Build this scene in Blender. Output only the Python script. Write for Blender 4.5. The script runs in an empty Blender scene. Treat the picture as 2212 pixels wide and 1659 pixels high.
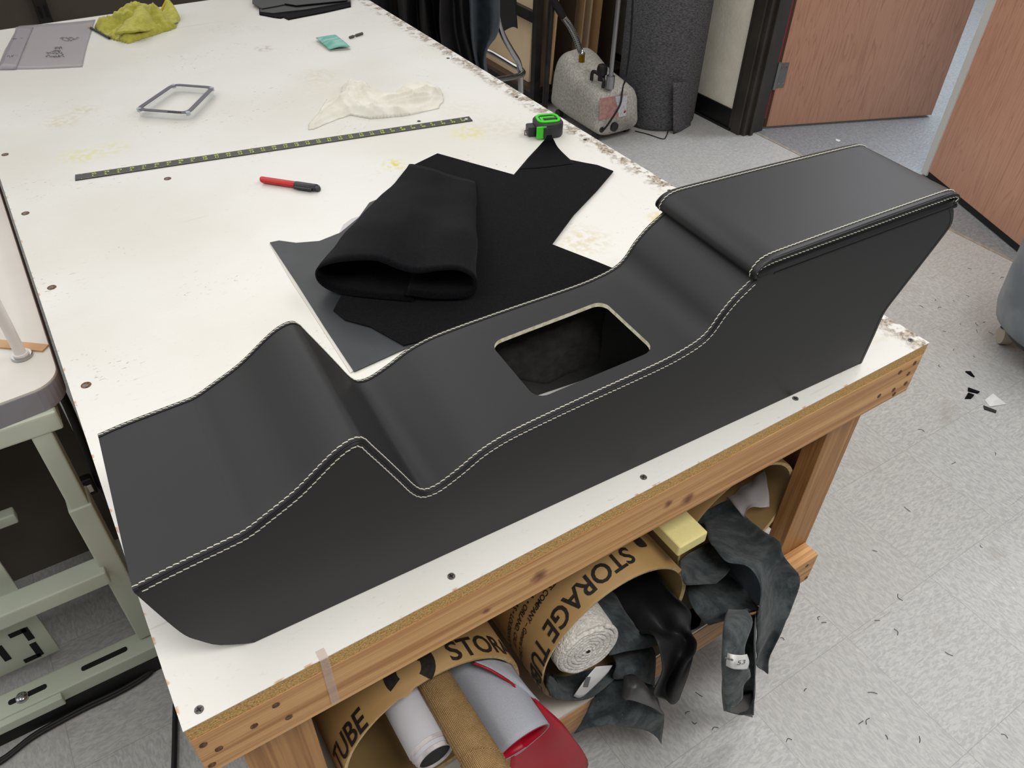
import bpy, bmesh, math, random
from mathutils import Vector, Matrix, noise
random.seed(7)
SC = bpy.context.scene
COL = SC.collection
PI = math.pi

# ---------------------------------------------------------------- camera model (measured from the bench: a 1.22 m wide sheet, 0.305 m floor tiles)
F = 1696.67; CX, CY = 1106.0, 829.5
RM = Matrix(((0.8418061, -0.5394673, 0.0183713), (-0.3459205, -0.5652901, -0.7488566), (0.4143687, 0.6240370, -0.6624775)))
CAM = Vector((.07302, -.47802, 1.59856))
RT = RM.transposed()
HT = .8                                     # height of the bench top
def ray(u, v): return RT @ Vector(((u-CX)/F, (v-CY)/F, 1))
def Z(u, v, z=HT):                           # where a sight line meets the level z
    d = ray(u, v); return CAM + d*((z-CAM.z)/d.z)
def Y(u, v, y):                              # where a sight line meets the upright plane Y = y
    d = ray(u, v); return CAM + d*((y-CAM.y)/d.y)
def Xp(u, v, x):
    d = ray(u, v); return CAM + d*((x-CAM.x)/d.x)

# ---------------------------------------------------------------- materials
def lin(c):
    return c/12.92 if c <= .04045 else ((c+.055)/1.055)**2.4
def rgb(h, k=1.0):
    h = h.lstrip('#'); return tuple(lin(int(h[i:i+2], 16)/255)*k for i in (0, 2, 4))+(1,)
class NT:
    def __init__(s, m): s.t = m.node_tree; s.n = s.t.nodes; s.l = s.t.links
    def new(s, typ, **kw):
        n = s.n.new(typ)
        for k, v in kw.items():
            if k.startswith('i_'): n.inputs[int(k[2:]) if k[2:].isdigit() else k[2:].replace('_', ' ')].default_value = v
            else: setattr(n, k, v)
        return n
    def link(s, a, b): s.l.new(a, b)
    def math(s, op, a, b=None, c=None):
        n = s.new('ShaderNodeMath', operation=op)
        for i, x in enumerate((a, b, c)):
            if x is None: continue
            if isinstance(x, (int, float)): n.inputs[i].default_value = x
            else: s.link(x, n.inputs[i])
        return n.outputs[0]
    def mix(s, fac, a, b):
        n = s.new('ShaderNodeMix', data_type='RGBA')
        for i, x in ((0, fac), (6, a), (7, b)):
            if isinstance(x, (int, float, tuple)): n.inputs[i].default_value = x
            else: s.link(x, n.inputs[i])
        return n.outputs[2]
    def coord(s, scale=(1, 1, 1), rot=(0, 0, 0), out='Object', loc=(0, 0, 0)):
        tc = s.new('ShaderNodeTexCoord') if out != 'World' else s.new('ShaderNodeNewGeometry')
        mp = s.new('ShaderNodeMapping')
        mp.inputs['Scale'].default_value = scale; mp.inputs['Rotation'].default_value = rot; mp.inputs['Location'].default_value = loc
        s.link(tc.outputs[out if out != 'World' else 'Position'], mp.inputs[0]); return mp.outputs[0]
    def noise(s, vec, scale=1, detail=3, rough=.5, dist=0):
        n = s.new('ShaderNodeTexNoise'); n.inputs['Scale'].default_value = scale; n.inputs['Detail'].default_value = detail
        n.inputs['Roughness'].default_value = rough; n.inputs['Distortion'].default_value = dist
        s.link(vec, n.inputs['Vector']); return n.outputs['Fac']
    def ramp(s, fac, a, b):                  # smooth threshold
        n = s.new('ShaderNodeMapRange', interpolation_type='SMOOTHSTEP')
        n.inputs[1].default_value = a; n.inputs[2].default_value = b; s.link(fac, n.inputs[0]); return n.outputs[0]
def newmat(name, rough=.5, metal=0, spec=.5):
    m = bpy.data.materials.new(name); m.use_nodes = True
    t = NT(m); b = t.n['Principled BSDF']
    b.inputs['Roughness'].default_value = rough; b.inputs['Metallic'].default_value = metal; b.inputs['Specular IOR Level'].default_value = spec
    return m, t, b
def bump(t, b, fac, strength=.3, dist=.001):
    n = t.new('ShaderNodeBump'); n.inputs['Strength'].default_value = strength; n.inputs['Distance'].default_value = dist
    t.link(fac, n.inputs['Height']); t.link(n.outputs[0], b.inputs['Normal'])
def M(name, c, c2=None, scale=20, sx=(1, 1, 1), thr=(.35, .65), rough=.5, metal=0, spec=.5, bmp=0, bs=400, bd=.0006, detail=4, sheen=0, rot=(0,0,0)):
    m, t, b = newmat(name, rough, metal, spec)
    c = rgb(c) if isinstance(c, str) else c
    if c2:
        c2 = rgb(c2) if isinstance(c2, str) else c2
        f = t.ramp(t.noise(t.coord(sx, rot), scale, detail), *thr)
        t.link(t.mix(f, c, c2), b.inputs['Base Color'])
    else: b.inputs['Base Color'].default_value = c
    if bmp: bump(t, b, t.noise(t.coord(sx if bmp < 0 else (1, 1, 1)), bs, 3), abs(bmp), bd)
    if sheen: b.inputs['Sheen Weight'].default_value = sheen; b.inputs['Sheen Roughness'].default_value = .5
    return m
def suede(name, c, c2, speck):
    m, t, b = newmat(name, 1, 0, .12)
    v = t.coord((1, 1, 1), out='World')
    col = t.mix(t.ramp(t.noise(v, 28, 5, .65), .38, .68), rgb(c), rgb(c2))
    k = t.math('MULTIPLY', t.ramp(t.noise(v, 420, 2), .70, .76), t.ramp(t.noise(v, 11, 3), .45, .62))
    t.link(t.mix(t.math('MULTIPLY', k, speck), col, rgb('b9b9ae')), b.inputs['Base Color'])
    b.inputs['Sheen Weight'].default_value = .1; bump(t, b, t.noise(v, 500, 3), .5, .001); return m
def wood(name, c, c2, axis, fine=60, rough=.55, knots=None, dist=.6):
    m, t, b = newmat(name, rough)
    sc = [fine]*3; sc[axis] = 1.6
    v = t.coord(tuple(sc), out='World')
    f = t.noise(v, 1.0, 3, .55, dist)
    sc2 = [fine*5]*3; sc2[axis] = 9
    g = t.noise(t.coord(tuple(sc2), out='World'), 1, 2)
    f = t.math('ADD', t.math('MULTIPLY', f, .75), t.math('MULTIPLY', g, .3))
    col = t.mix(t.ramp(f, .35, .72), rgb(c), rgb(c2))
    big = t.noise(t.coord((3, 3, 3), out='World'), 1.5, 2)
    col = t.mix(t.math('MULTIPLY', big, .35), col, rgb(c2))
    if knots:
        for (p, r) in knots:
            vd = t.new('ShaderNodeVectorMath', operation='DISTANCE')
            mp = t.coord((1, 1, 1), out='World'); t.link(mp, vd.inputs[0]); vd.inputs[1].default_value = p
            k = t.math('ADD', vd.outputs['Value'], t.math('MULTIPLY', t.noise(t.coord((1, 1, 1), out='World'), 90, 2), r*1.2))
            col = t.mix(t.math('SUBTRACT', 1, t.ramp(k, r*.8, r*2.0)), col, rgb('7a4526'))
    t.link(col, b.inputs['Base Color']); bump(t, b, f, .15, .001)
    return m

m_leather = M('black_leather', '101012', '0d0d0f', 6, rough=.5, spec=.52, bmp=.12, bs=900, bd=.0004)
m_seam = M('seam_dark', '0c0c0d', rough=.6)
m_thread = M('white_thread', 'd9d6c6', 'b9b6a6', 900, rough=.7)
m_inside = M('lining_black', '1c1b1a', '2b2927', 70, rough=.9, bmp=.6, bs=160, bd=.002)
m_foamedge = M('cream_board_edge', 'f0ecd4', 'cfc8a6', 120, rough=.8, bmp=.4, bs=300)
m_felt = M('black_felt', '08080a', '111114', 420, rough=1, spec=.02, bmp=.6, bs=1100, bd=.0015, sheen=.05)
m_vinyl = M('grey_vinyl', '2b2d30', '34363a', 10, rough=.5, bmp=.1, bs=900)
m_white_back = M('white_backing', 'cfcbc4', rough=.8)
m_fir = wood('fir_board', 'e3b47a', 'ab7440', 0, 105, knots=[((.44, 0, .735), .012), ((.70, 0, .725), .012), ((.66, 0, .74), .008), ((.36, 0, .72), .006)])
m_firz = wood('fir_upright', 'c8965c', '9a6838', 2, 70)
m_firy = wood('fir_side', 'b98550', '8a592e', 1, 60)
m_chip = M('particle_board', 'd0a869', 'a2763d', 650, thr=(.4, .7), rough=.8, bmp=.9, bs=300, bd=.002)
m_mel = M('white_melamine', 'dedbd3', 'cfcabf', 14, rough=.4)
m_screw = M('screw_steel', '77726e', '4b4744', 300, rough=.45, metal=.2)
m_hole = M('bored_hole', '7d5a3e', '4a3322', 300, rough=.9)
m_card = M('tube_cardboard', 'b39060', 'a5834f', 8, sx=(1, .3, 1), rough=.6, bmp=.1, bs=80)
m_cardin = M('tube_lining', 'a18455', '917548', 8, rough=.65)
m_cardrim = M('tube_rim', 'dcc391', 'c7a873', 150, rough=.85, bmp=.5, bs=200)
m_ink = M('black_ink', '191612', '2a241c', 200, rough=.6)
m_suede = suede('dark_suede', '32393b', '545b5c', .9)
m_hidesm = M('smooth_hide_face', '3a3739', '444143', 12, rough=.45)
m_blackv = M('black_soft_vinyl', '1f1e20', '29282a', 12, rough=.6, spec=.3, bmp=.15, bs=700)
m_terry = M('white_terry', 'e4e0da', 'd0cac2', 160, rough=1, spec=.1, bmp=1, bs=260, bd=.004, sheen=.2)
m_paper = M('white_paper', 'd9d9d8', 'cfcfcf', 30, rough=.7)
m_bar = M('barcode_grey', '6d6d70', rough=.8)
m_foam = M('yellow_foam', 'ecdf9c', 'e9dB96', 200, rough=.9, bmp=.1, bs=900)
m_wv = M('white_vinyl', 'c3c2c8', 'bbbac0', 20, rough=.5)
m_wvedge = M('white_vinyl_layers', 'a59ea0', 'c8c2c2', 60, rough=.7)
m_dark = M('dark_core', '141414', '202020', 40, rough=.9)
m_burlap, _t, _b = newmat('burlap', .95, 0, .1)
def burlap_nodes(t, b):
    v = t.coord((1, 1, 1))
    w1 = t.new('ShaderNodeTexWave', bands_direction='Y'); w1.inputs['Scale'].default_value = 150; w1.inputs['Distortion'].default_value = 2.0; w1.inputs['Detail Scale'].default_value = 6
    w2 = t.new('ShaderNodeTexWave', bands_direction='X'); w2.inputs['Scale'].default_value = 150; w2.inputs['Distortion'].default_value = 2.0; w2.inputs['Detail Scale'].default_value = 6
    t.link(v, w1.inputs[0]); t.link(v, w2.inputs[0])
    f = t.math('MULTIPLY', w1.outputs['Fac'], w2.outputs['Fac'])
    f2 = t.math('ADD', f, t.math('MULTIPLY', t.noise(v, 60, 3), .35))
    t.link(t.mix(t.ramp(f2, .1, .75), rgb('7d6140'), rgb('cba877')), b.inputs['Base Color']); bump(t, b, f2, .8, .002)
burlap_nodes(_t, _b)
m_greyfelt = M('grey_felt', 'a6a9b1', '9a9da6', 900, rough=.95, spec=.15, bmp=.4, bs=500)
m_red = M('red_vinyl', 'a30d25', 'b01028', 12, rough=.42, spec=.3)
m_yellowcloth = M('lime_cloth', 'bdb852', 'aaa644', 60, rough=1, spec=.1, bmp=.8, bs=330, bd=.003, sheen=.2)
m_yellowhem = M('yellow_hem', 'c8a91c', rough=.95)
m_rag = M('white_rag', 'e2dfd4', 'd8d4c6', 18, rough=.95, spec=.2, bmp=.2, bs=600)
m_aluf = M('grey_film', '4a484f', '55535a', 20, rough=.4)
m_mag = M('magnet_steel', 'aeb8c0', rough=.25, metal=.9)
m_ruler = M('ruler_black', '17181a', '1e2022', 40, rough=.32)
m_rulink = M('ruler_lime', 'c6d44c', rough=.6)
m_markred = M('marker_red', 'c21a17', 'b01512', 40, rough=.4)
m_blackpl = M('black_plastic', '161617', '1e1e1f', 40, rough=.4)
m_lime = M('lime_plastic', '35c81c', rough=.35)
m_greypl = M('dark_grey_plastic', '2a2b2c', rough=.5)
m_teal = M('teal_abrasive', '58a294', '8fb9ad', 30, sx=(1, 3, 1), rough=.85, bmp=.4, bs=900)
m_steel = M('tool_steel', '55514f', rough=.4, metal=.6)
m_chrome = M('chrome', 'b9b9ba', rough=.14, metal=1)
m_black_st = M('black_steel', '232221', '33302d', 12, rough=.45, metal=.4)
m_green = M('grey_green_paint', 'c3cbbb', 'b9c1b1', 4, rough=.42)
m_greenhole = M('slot_shadow', '0b0b0a', rough=.9)
m_wtop = M('machine_table_laminate', 'd2cdc6', 'cac5bd', 6, rough=.35)
m_wedge = M('grey_edge_band', '85858c', rough=.5)
m_rubber = M('black_rubber', '121212', rough=.6)
m_white_pl = M('white_plastic', 'd5cfca', rough=.35)
m_tan = M('tan_strip', 'c69f78', 'b98f66', 12, rough=.7)
m_steamer = M('speckled_steamer', 'bfbcb3', '9f9d96', 120, rough=.6, detail=6, bmp=.1, bs=90)
m_brass = M('brass', 'b58a2c', rough=.3, metal=1)
m_alu = M('aluminium', 'a4a5a6', rough=.3, metal=.9)
m_carpet = M('heather_carpet', '434346', '6c6c6e', 90, sx=(1, 1, 5), rough=1, spec=.1, bmp=.7, bs=240, bd=.003)
m_board = M('cardboard_sheet', 'dcb584', 'cda777', 4, rough=.8)
m_board2 = M('pale_ply', 'e2caa8', 'd3b994', 3, sx=(1, 1, .3), rough=.7)
m_board3 = M('dark_board', '4d3f30', '5c4a38', 4, rough=.8)
m_shelfw = wood('stained_shelf', '5b4638', '33241c', 1, 14)
m_wall = M('cream_wall', 'ece6d6', 'e3dccb', 9, rough=.7, bmp=.35, bs=60, bd=.004)
m_wallback = M('shaded_taupe', '5c544b', '524a42', 3, rough=.8)  # shade falling on the back wall is put into this dark tone
m_base = M('black_cove', '0d0d0e', rough=.45)
m_jamb = M('dark_bronze_paint', '37322c', '2d2924', 6, rough=.35)
m_door, _t, _b = newmat('oak_veneer', .38)
def door_nodes(t, b):
    v = t.coord((14, 14, .9), out='World')
    n1 = t.noise(v, 1, 2, .5, 1.2)
    rings = t.math('FRACT', t.math('MULTIPLY', n1, 11))
    pores = t.noise(t.coord((240, 240, 7), out='World'), 1, 2)
    f = t.math('MULTIPLY', t.ramp(rings, .55, 1.0), .55)
    f = t.math('ADD', f, t.math('MULTIPLY', t.ramp(pores, .5, .7), .45))
    t.link(t.mix(f, rgb('bd8f77'), rgb('a07460')), b.inputs['Base Color'])
door_nodes(_t, _b)
m_redtrim = M('red_edge', '8e1226', rough=.45)
m_doorlead = M('door_edge_brown', '4a2f1b', rough=.6)
m_zinc = M('zinc_hinge', '8b8f90', rough=.35, metal=.8)
m_bin = M('bin_plastic', '5e666e', '7a8186', 8, rough=.35)
m_beige = M('beige_castor', 'a39a8c', rough=.5)
m_cloth_dk = M('black_hanging_hide', '0a0a0c', '121214', 8, rough=.5)
m_cloth_gy = M('charcoal_hanging_hide', '1c1c1e', '232325', 8, rough=.5)
m_cloth_bl = M('navy_hanging_suede', '1f2a33', '29343d', 30, rough=1, sheen=.1)
m_clip = M('thread_dark', '26221f', rough=.9)
def glassy(name, c, alpha, rough=.15, tint=None):
    m, t, b = newmat(name, rough); b.inputs['Base Color'].default_value = rgb(c); b.inputs['Alpha'].default_value = alpha
    return m
m_film = glassy('clear_film', 'd8d4da', .38, .12)
m_bag = glassy('clear_pouch', 'bab3b8', .5, .25)
m_tape = glassy('packing_tape', 'dccabd', .32, .1)
m_acr = glassy('clear_acrylic', 'dfe5e2', .22, .04)

# white bench top: worn paint with scuffs, chalk smears and a chipped right-hand edge
m_top, t, b = newmat('scuffed_white_paint', .33)
def top_nodes():
    base = t.mix(t.ramp(t.noise(t.coord((1, 1, 1), out='World'), 2.2, 4), .35, .7), rgb('dedcd7'), rgb('d4d1c8'))
    w = t.coord((1, 1, 1), out='World')
    s1 = t.noise(t.coord((90, 230, 1), out='World', rot=(0, 0, .5)), 1, 2, .6, .6)
    area = t.ramp(t.noise(w, 5, 3), .5, .68)
    scuff = t.math('MULTIPLY', t.ramp(s1, .645, .70), t.math('ADD', .10, t.math('MULTIPLY', area, .75)))
    col = t.mix(t.math('MULTIPLY', scuff, .8), base, rgb('7c6f60'))
    s2 = t.noise(t.coord((3, 120, 1), out='World', rot=(0, 0, -.35)), 1, 2, .5, .3)
    col = t.mix(t.math('MULTIPLY', t.ramp(s2, .72, .78), .3), col, rgb('a49c8e'))
    sep = t.new('ShaderNodeSeparateXYZ'); t.link(w, sep.inputs[0])
    nz = t.noise(w, 70, 4)
    # smears of chalk and glue
    for (u, v, r, c, a) in [(852, 356, .03, 'd2c437', .9), (1012, 287, .05, 'd8cd7c', .8), (170, 338, .05, 'd6d08e', .7), (240, 322, .05, 'd8cf9a', .6), (133, 262, .05, 'cdbf9c', .6),
                            (180, 238, .04, 'c9b98f', .5), (1260, 520, .06, 'cbbd98', .6), (1425, 470, .03, 'd5c57a', .8), (700, 195, .09, 'd8ceb8', .6), (690, 165, .06, 'cfc2a6', .5),
                            (1080, 275, .08, 'cfc6b4', .5), (570, 105, .03, '8d7f70', .5), (1000, 235, .07, 'd5c9b8', .4), (1890, 725, .03, 'cfc7b0', .5)]:
        p = Z(u, v); vd = t.new('ShaderNodeVectorMath', operation='DISTANCE'); t.link(w, vd.inputs[0]); vd.inputs[1].default_value = p
        k = t.math('SUBTRACT', 1, t.ramp(vd.outputs['Value'], r*.2, r*1.3))
        k = t.math('MULTIPLY', t.math('MULTIPLY', k, t.ramp(nz, .42, .6)), a)
        col = t.mix(k, col, rgb(c))
    # grey drag mark on the left
    e = t.ramp(t.math('ADD', sep.outputs['X'], t.math('MULTIPLY', t.math('SUBTRACT', nz, .5), .05)), 1.168, 1.2)
    chip = t.math('MULTIPLY', e, t.ramp(t.noise(t.coord((1, 1, 1), out='World'), 38, 4, .65), .43, .56))
    chipcol = t.mix(t.ramp(t.noise(w, 160, 3), .35, .65), rgb('5f4c3a'), rgb('b7aa97'))
    col = t.mix(t.math('MULTIPLY', chip, .9), col, chipcol)
    e2 = t.ramp(sep.outputs['X'], .004, .001); e3 = t.ramp(sep.outputs['Y'], .0035, .001)
    ed = t.math('MAXIMUM', e2, e3)
    col = t.mix(t.math('MULTIPLY', ed, t.ramp(t.noise(w, 55, 3), .56, .64)), col, rgb('c79f80'))
    t.link(col, b.inputs['Base Color'])
    bump(t, b, t.math('ADD', t.noise(w, 30, 3), t.math('MULTIPLY', chip, -2)), .12, .002)
top_nodes()

# vinyl composition floor tiles, quarter-turned
m_floor, t, b = newmat('vinyl_floor_tiles', .42)
def floor_nodes():
    T = .3048
    sx = -.2705; sy = Z(1627.5, 1521, 0).y
    g = t.new('ShaderNodeNewGeometry'); sp = t.new('ShaderNodeSeparateXYZ'); t.link(g.outputs['Position'], sp.inputs[0])
    px = t.math('DIVIDE', t.math('SUBTRACT', sp.outputs['X'], sx), T); py = t.math('DIVIDE', t.math('SUBTRACT', sp.outputs['Y'], sy), T)
    ix = t.math('FLOOR', px); iy = t.math('FLOOR', py)
    par = t.math('FLOORED_MODULO', t.math('ADD', ix, iy), 2)
    fa = t.noise(t.coord((58, 160, 1), out='World', rot=(0, 0, .25)), 1, 3, .6, .8)
    fb = t.noise(t.coord((160, 58, 1), out='World', rot=(0, 0, .25)), 1, 3, .6, .8)
    fm = t.new('ShaderNodeMix', data_type='FLOAT'); t.link(par, fm.inputs[0]); t.link(fa, fm.inputs[2]); t.link(fb, fm.inputs[3])
    f = fm.outputs[0]
    col = t.mix(t.ramp(f, .36, .62), rgb('a4a4a3'), rgb('b9b9b6'))
    col = t.mix(t.ramp(f, .64, .75), col, rgb('c9c9c4'))
    cm = t.new('ShaderNodeCombineXYZ'); t.link(ix, cm.inputs[0]); t.link(iy, cm.inputs[1])
    wn = t.new('ShaderNodeTexWhiteNoise', noise_dimensions='2D'); t.link(cm.outputs[0], wn.inputs[0])
    col = t.mix(t.math('MULTIPLY', wn.outputs[0], .22), col, rgb('a39f9b'))
    st = t.ramp(t.noise(t.coord((1, 1, 1), out='World'), 6, 4), .6, .78)
    col = t.mix(t.math('MULTIPLY', st, .35), col, rgb('8d8378'))
    scr = t.ramp(t.noise(t.coord((6, 90, 1), out='World', rot=(0, 0, 1.0)), 1, 2, .5, .4), .7, .78)
    col = t.mix(t.math('MULTIPLY', scr, .35), col, rgb('767370'))
    dx = t.math('PINGPONG', px, .5); dy = t.math('PINGPONG', py, .5)
    d = t.math('MINIMUM', dx, dy)
    seam = t.math('SUBTRACT', 1, t.ramp(d, .0012, .0035))
    col = t.mix(t.math('MULTIPLY', seam, .38), col, rgb('6b625c'))
    # beyond the doorway the tiles are a darker blue grey
    out = t.math('GREATER_THAN', sp.outputs['X'], 3.09)
    col = t.mix(t.math('MULTIPLY', out, .75), col, t.mix(t.ramp(f, .4, .6), rgb('5c6268'), rgb('767b80')))
    t.link(col, b.inputs['Base Color']); bump(t, b, t.math('ADD', f, t.math('MULTIPLY', seam, -2)), .05, .001)
floor_nodes()

# ---------------------------------------------------------------- object helpers
def wloc(o):
    v = Vector((0, 0, 0))
    while o: v += o.location; o = o.parent
    return v
def tag(o, label=None, cat=None, group=None, kind=None):
    if label: o['label'] = label
    if cat: o['category'] = cat
    if group: o['group'] = group
    if kind: o['kind'] = kind
    return o
def thing(name, loc, label, cat, group=None):
    o = bpy.data.objects.new(name, None); COL.objects.link(o); o.location = loc; o.empty_display_size = .05
    return tag(o, label, cat, group)
def obj(name, bm, mat, parent=None, smooth=False, angle=None, label=None):
    """all bmesh coordinates are world coordinates"""
    me = bpy.data.meshes.new(name)
    bm.normal_update()
    if parent: org = wloc(parent)
    else:
        xs = [v.co for v in bm.verts]
        org = Vector((sum(v.x for v in xs)/len(xs), sum(v.y for v in xs)/len(xs), min(v.z for v in xs)))
    bmesh.ops.translate(bm, verts=bm.verts, vec=-org)
    bmesh.ops.recalc_face_normals(bm, faces=bm.faces) if getattr(bm, '_rc', True) else None
    if smooth:
        for f in bm.faces: f.smooth = True
        if angle:
            for e in bm.edges:
                if len(e.link_faces) == 2 and e.calc_face_angle(0) > angle: e.smooth = False
    bm.to_mesh(me); bm.free()
    for m in (mat if isinstance(mat, (list, tuple)) else [mat]): me.materials.append(m)
    o = bpy.data.objects.new(name, me); COL.objects.link(o)
    if parent: o.parent = parent
    else: o.location = org
    if label: o['label'] = label
    return o
BM = bmesh.new
def box(bm, x0, x1, y0, y1, z0, z1, bev=0, mi=0, tf=None):
    r = bmesh.ops.create_cube(bm, size=1)
    vs = r['verts']
    for v in vs: v.co = Vector((x0+(v.co.x+.5)*(x1-x0), y0+(v.co.y+.5)*(y1-y0), z0+(v.co.z+.5)*(z1-z0)))
    fs = list({f for v in vs for f in v.link_faces})
    for f in fs: f.material_index = mi
    if bev:
        es = list({e for v in vs for e in v.link_edges})
        rr = bmesh.ops.bevel(bm, geom=es, offset=bev, segments=3, affect='EDGES', profile=.6)
        vs = list({v for f in rr['faces'] for v in f.verts} | {v for v in vs if v.is_valid})
        for f in rr['faces']: f.material_index = mi
    if tf:
        for v in vs: v.co = tf(v.co)
    return vs
def boxobj(name, mat, parent, *a, bev=0, label=None, tf=None):
    bm = BM(); box(bm, *a, bev=bev, tf=tf); return obj(name, bm, mat, parent, label=label)
def ring(c, n, u, r, seg=12, ru=None):
    w = n.cross(u); return [c+u*(r*math.cos(2*PI*i/seg))+w*((ru or r)*math.sin(2*PI*i/seg)) for i in range(seg)]
def tube(bm, pts, r, seg=10, cap=True, mi=0, closed=False):
    pts = [Vector(p) for p in pts]; n = len(pts)
    rs = r if isinstance(r, (list, tuple)) else [r]*n
    rings = []; u = None
    for i, p in enumerate(pts):
        if closed: d = pts[(i+1) % n]-pts[i-1]
        else: d = pts[min(i+1, n-1)]-pts[max(i-1, 0)]
        d.normalize()
        if u is None: u = d.orthogonal().normalized()
        else: u = (u-d*u.dot(d)).normalized()
        rings.append([bm.verts.new(q) for q in ring(p, d, u, rs[i], seg)])
    for i in range(n if closed else n-1):
        a, b_ = rings[i], rings[(i+1) % n]
        for k in range(seg):
            f = bm.faces.new((a[k], a[(k+1) % seg], b_[(k+1) % seg], b_[k])); f.material_index = mi
    if cap and not closed:
        bm.faces.new(rings[0][::-1]).material_index = mi; bm.faces.new(rings[-1]).material_index = mi
    return rings
def cyl(bm, p0, p1, r0, r1=None, seg=24, mi=0): return tube(bm, [p0, p1], [r0, r1 if r1 is not None else r0], seg, mi=mi)
def lathe(bm, prof, c, seg=32, mi=0, axis=None):
    c = Vector(c); rings = []
    for (r, z) in prof:
        rings.append([bm.verts.new(c+Vector((r*math.cos(2*PI*k/seg), r*math.sin(2*PI*k/seg), z))) for k in range(seg)])
    for a, b_ in zip(rings, rings[1:]):
        for k in range(seg): bm.faces.new((a[k], a[(k+1) % seg], b_[(k+1) % seg], b_[k])).material_index = mi
    for rr in (rings[0], rings[-1]):
        try: bm.faces.new(rr)
        except ValueError: pass
def cat(a, b_, c, d, t):
    return a*0+.5*((2*b_)+(c-a)*t+(2*a-5*b_+4*c-d)*t*t+(3*b_-a-3*c+d)*t**3)
def spline(pts, n=8, closed=False):
    pts = [Vector(p) for p in pts]; out = []
    m = len(pts)
    for i in range(m if closed else m-1):
        g = (lambda k: pts[k % m]) if closed else (lambda k: pts[max(0, min(m-1, k))])
        for j in range(n): out.append(cat(g(i-1), g(i), g(i+1), g(i+2), j/n))
    if not closed: out.append(pts[-1].copy())
    return out
def sheet(rows, nu=5, nv=5, thick=.002, wob=0, wsc=9, seed=0, mi=0, bm=None, side=1):
    """smooth cloth through a grid of points, given a real thickness"""
    rows = [spline(r, nu) for r in rows]
    cols = list(zip(*rows)); cols = [spline(c, nv) for c in cols]
    g = list(zip(*cols))
    bm = bm or BM(); R, Cn = len(g), len(g[0])
    P = [[g[i][j].copy() for j in range(Cn)] for i in range(R)]
    N = [[None]*Cn for _ in range(R)]
    for i in range(R):
        for j in range(Cn):
            du = P[i][min(j+1, Cn-1)]-P[i][max(j-1, 0)]; dv = P[min(i+1, R-1)][j]-P[max(i-1, 0)][j]
            n = du.cross(dv); N[i][j] = n.normalized() if n.length > 1e-12 else Vector((0, 0, 1))
    if wob:
        for i in range(R):
            for j in range(Cn):
                P[i][j] = P[i][j]+N[i][j]*(noise.noise(P[i][j]*wsc+Vector((seed*3.1, 0, 0)))*wob)
    A = [[bm.verts.new(P[i][j]) for j in range(Cn)] for i in range(R)]
    B = [[bm.verts.new(P[i][j]-N[i][j]*thick*side) for j in range(Cn)] for i in range(R)]
    for i in range(R-1):
        for j in range(Cn-1):
            bm.faces.new((A[i][j], A[i][j+1], A[i+1][j+1], A[i+1][j])).material_index = mi
            bm.faces.new((B[i][j], B[i+1][j], B[i+1][j+1], B[i][j+1])).material_index = mi+1 if mi >= 0 and False else mi
    for i in range(R-1):
        bm.faces.new((A[i][0], A[i+1][0], B[i+1][0], B[i][0])); bm.faces.new((A[i+1][-1], A[i][-1], B[i][-1], B[i+1][-1]))
    for j in range(Cn-1):
        bm.faces.new((A[0][j+1], A[0][j], B[0][j], B[0][j+1])); bm.faces.new((A[-1][j], A[-1][j+1], B[-1][j+1], B[-1][j]))
    return bm
def prism(pts, z0, z1, bm=None, mi=0):
    bm = bm or BM()
    a = [bm.verts.new((p[0], p[1], z0)) for p in pts]; b_ = [bm.verts.new((p[0], p[1], z1)) for p in pts]
    n = len(pts)
    bm.faces.new(a[::-1]).material_index = mi; bm.faces.new(b_).material_index = mi
    for i in range(n): bm.faces.new((a[i], a[(i+1) % n], b_[(i+1) % n], b_[i])).material_index = mi
    return bm
def pxpoly(px, z): return [Z(u, v, z) for u, v in px]
TUB = [(.291, .4145, .152, .035, 'left'), (.62, .4165, .154, .012, 'mid'), (.966, .4115, .149, .078, 'right')]
def free(p, inside=None, cl=.016):                         # above the shelf board, within the storage tube it lies in
    if p.y > -.004 and p.z < .270: return False
    if inside is not None:
        T = TUB[inside]
        return p.y < T[3]-.022 or math.hypot(p.x-T[0], p.z-T[1]) < T[2]-cl
    for T in TUB:
        if p.y > T[3]-.004 and abs(p.x-T[0]) < T[2]+.012:
            d = math.hypot(p.x-T[0], p.z-T[1])
            if d > T[2]-cl: return d > T[2]+.006
    return True
def yfree(u, v, y, inside=None):
    p = Y(u, v, y); k = 0
    while not free(p, inside) and k < 120: y -= .004; p = Y(u, v, y); k += 1
    return p
def yrows(rows, inside=None): return [[yfree(*p, inside) for p in r] for r in rows]

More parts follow.
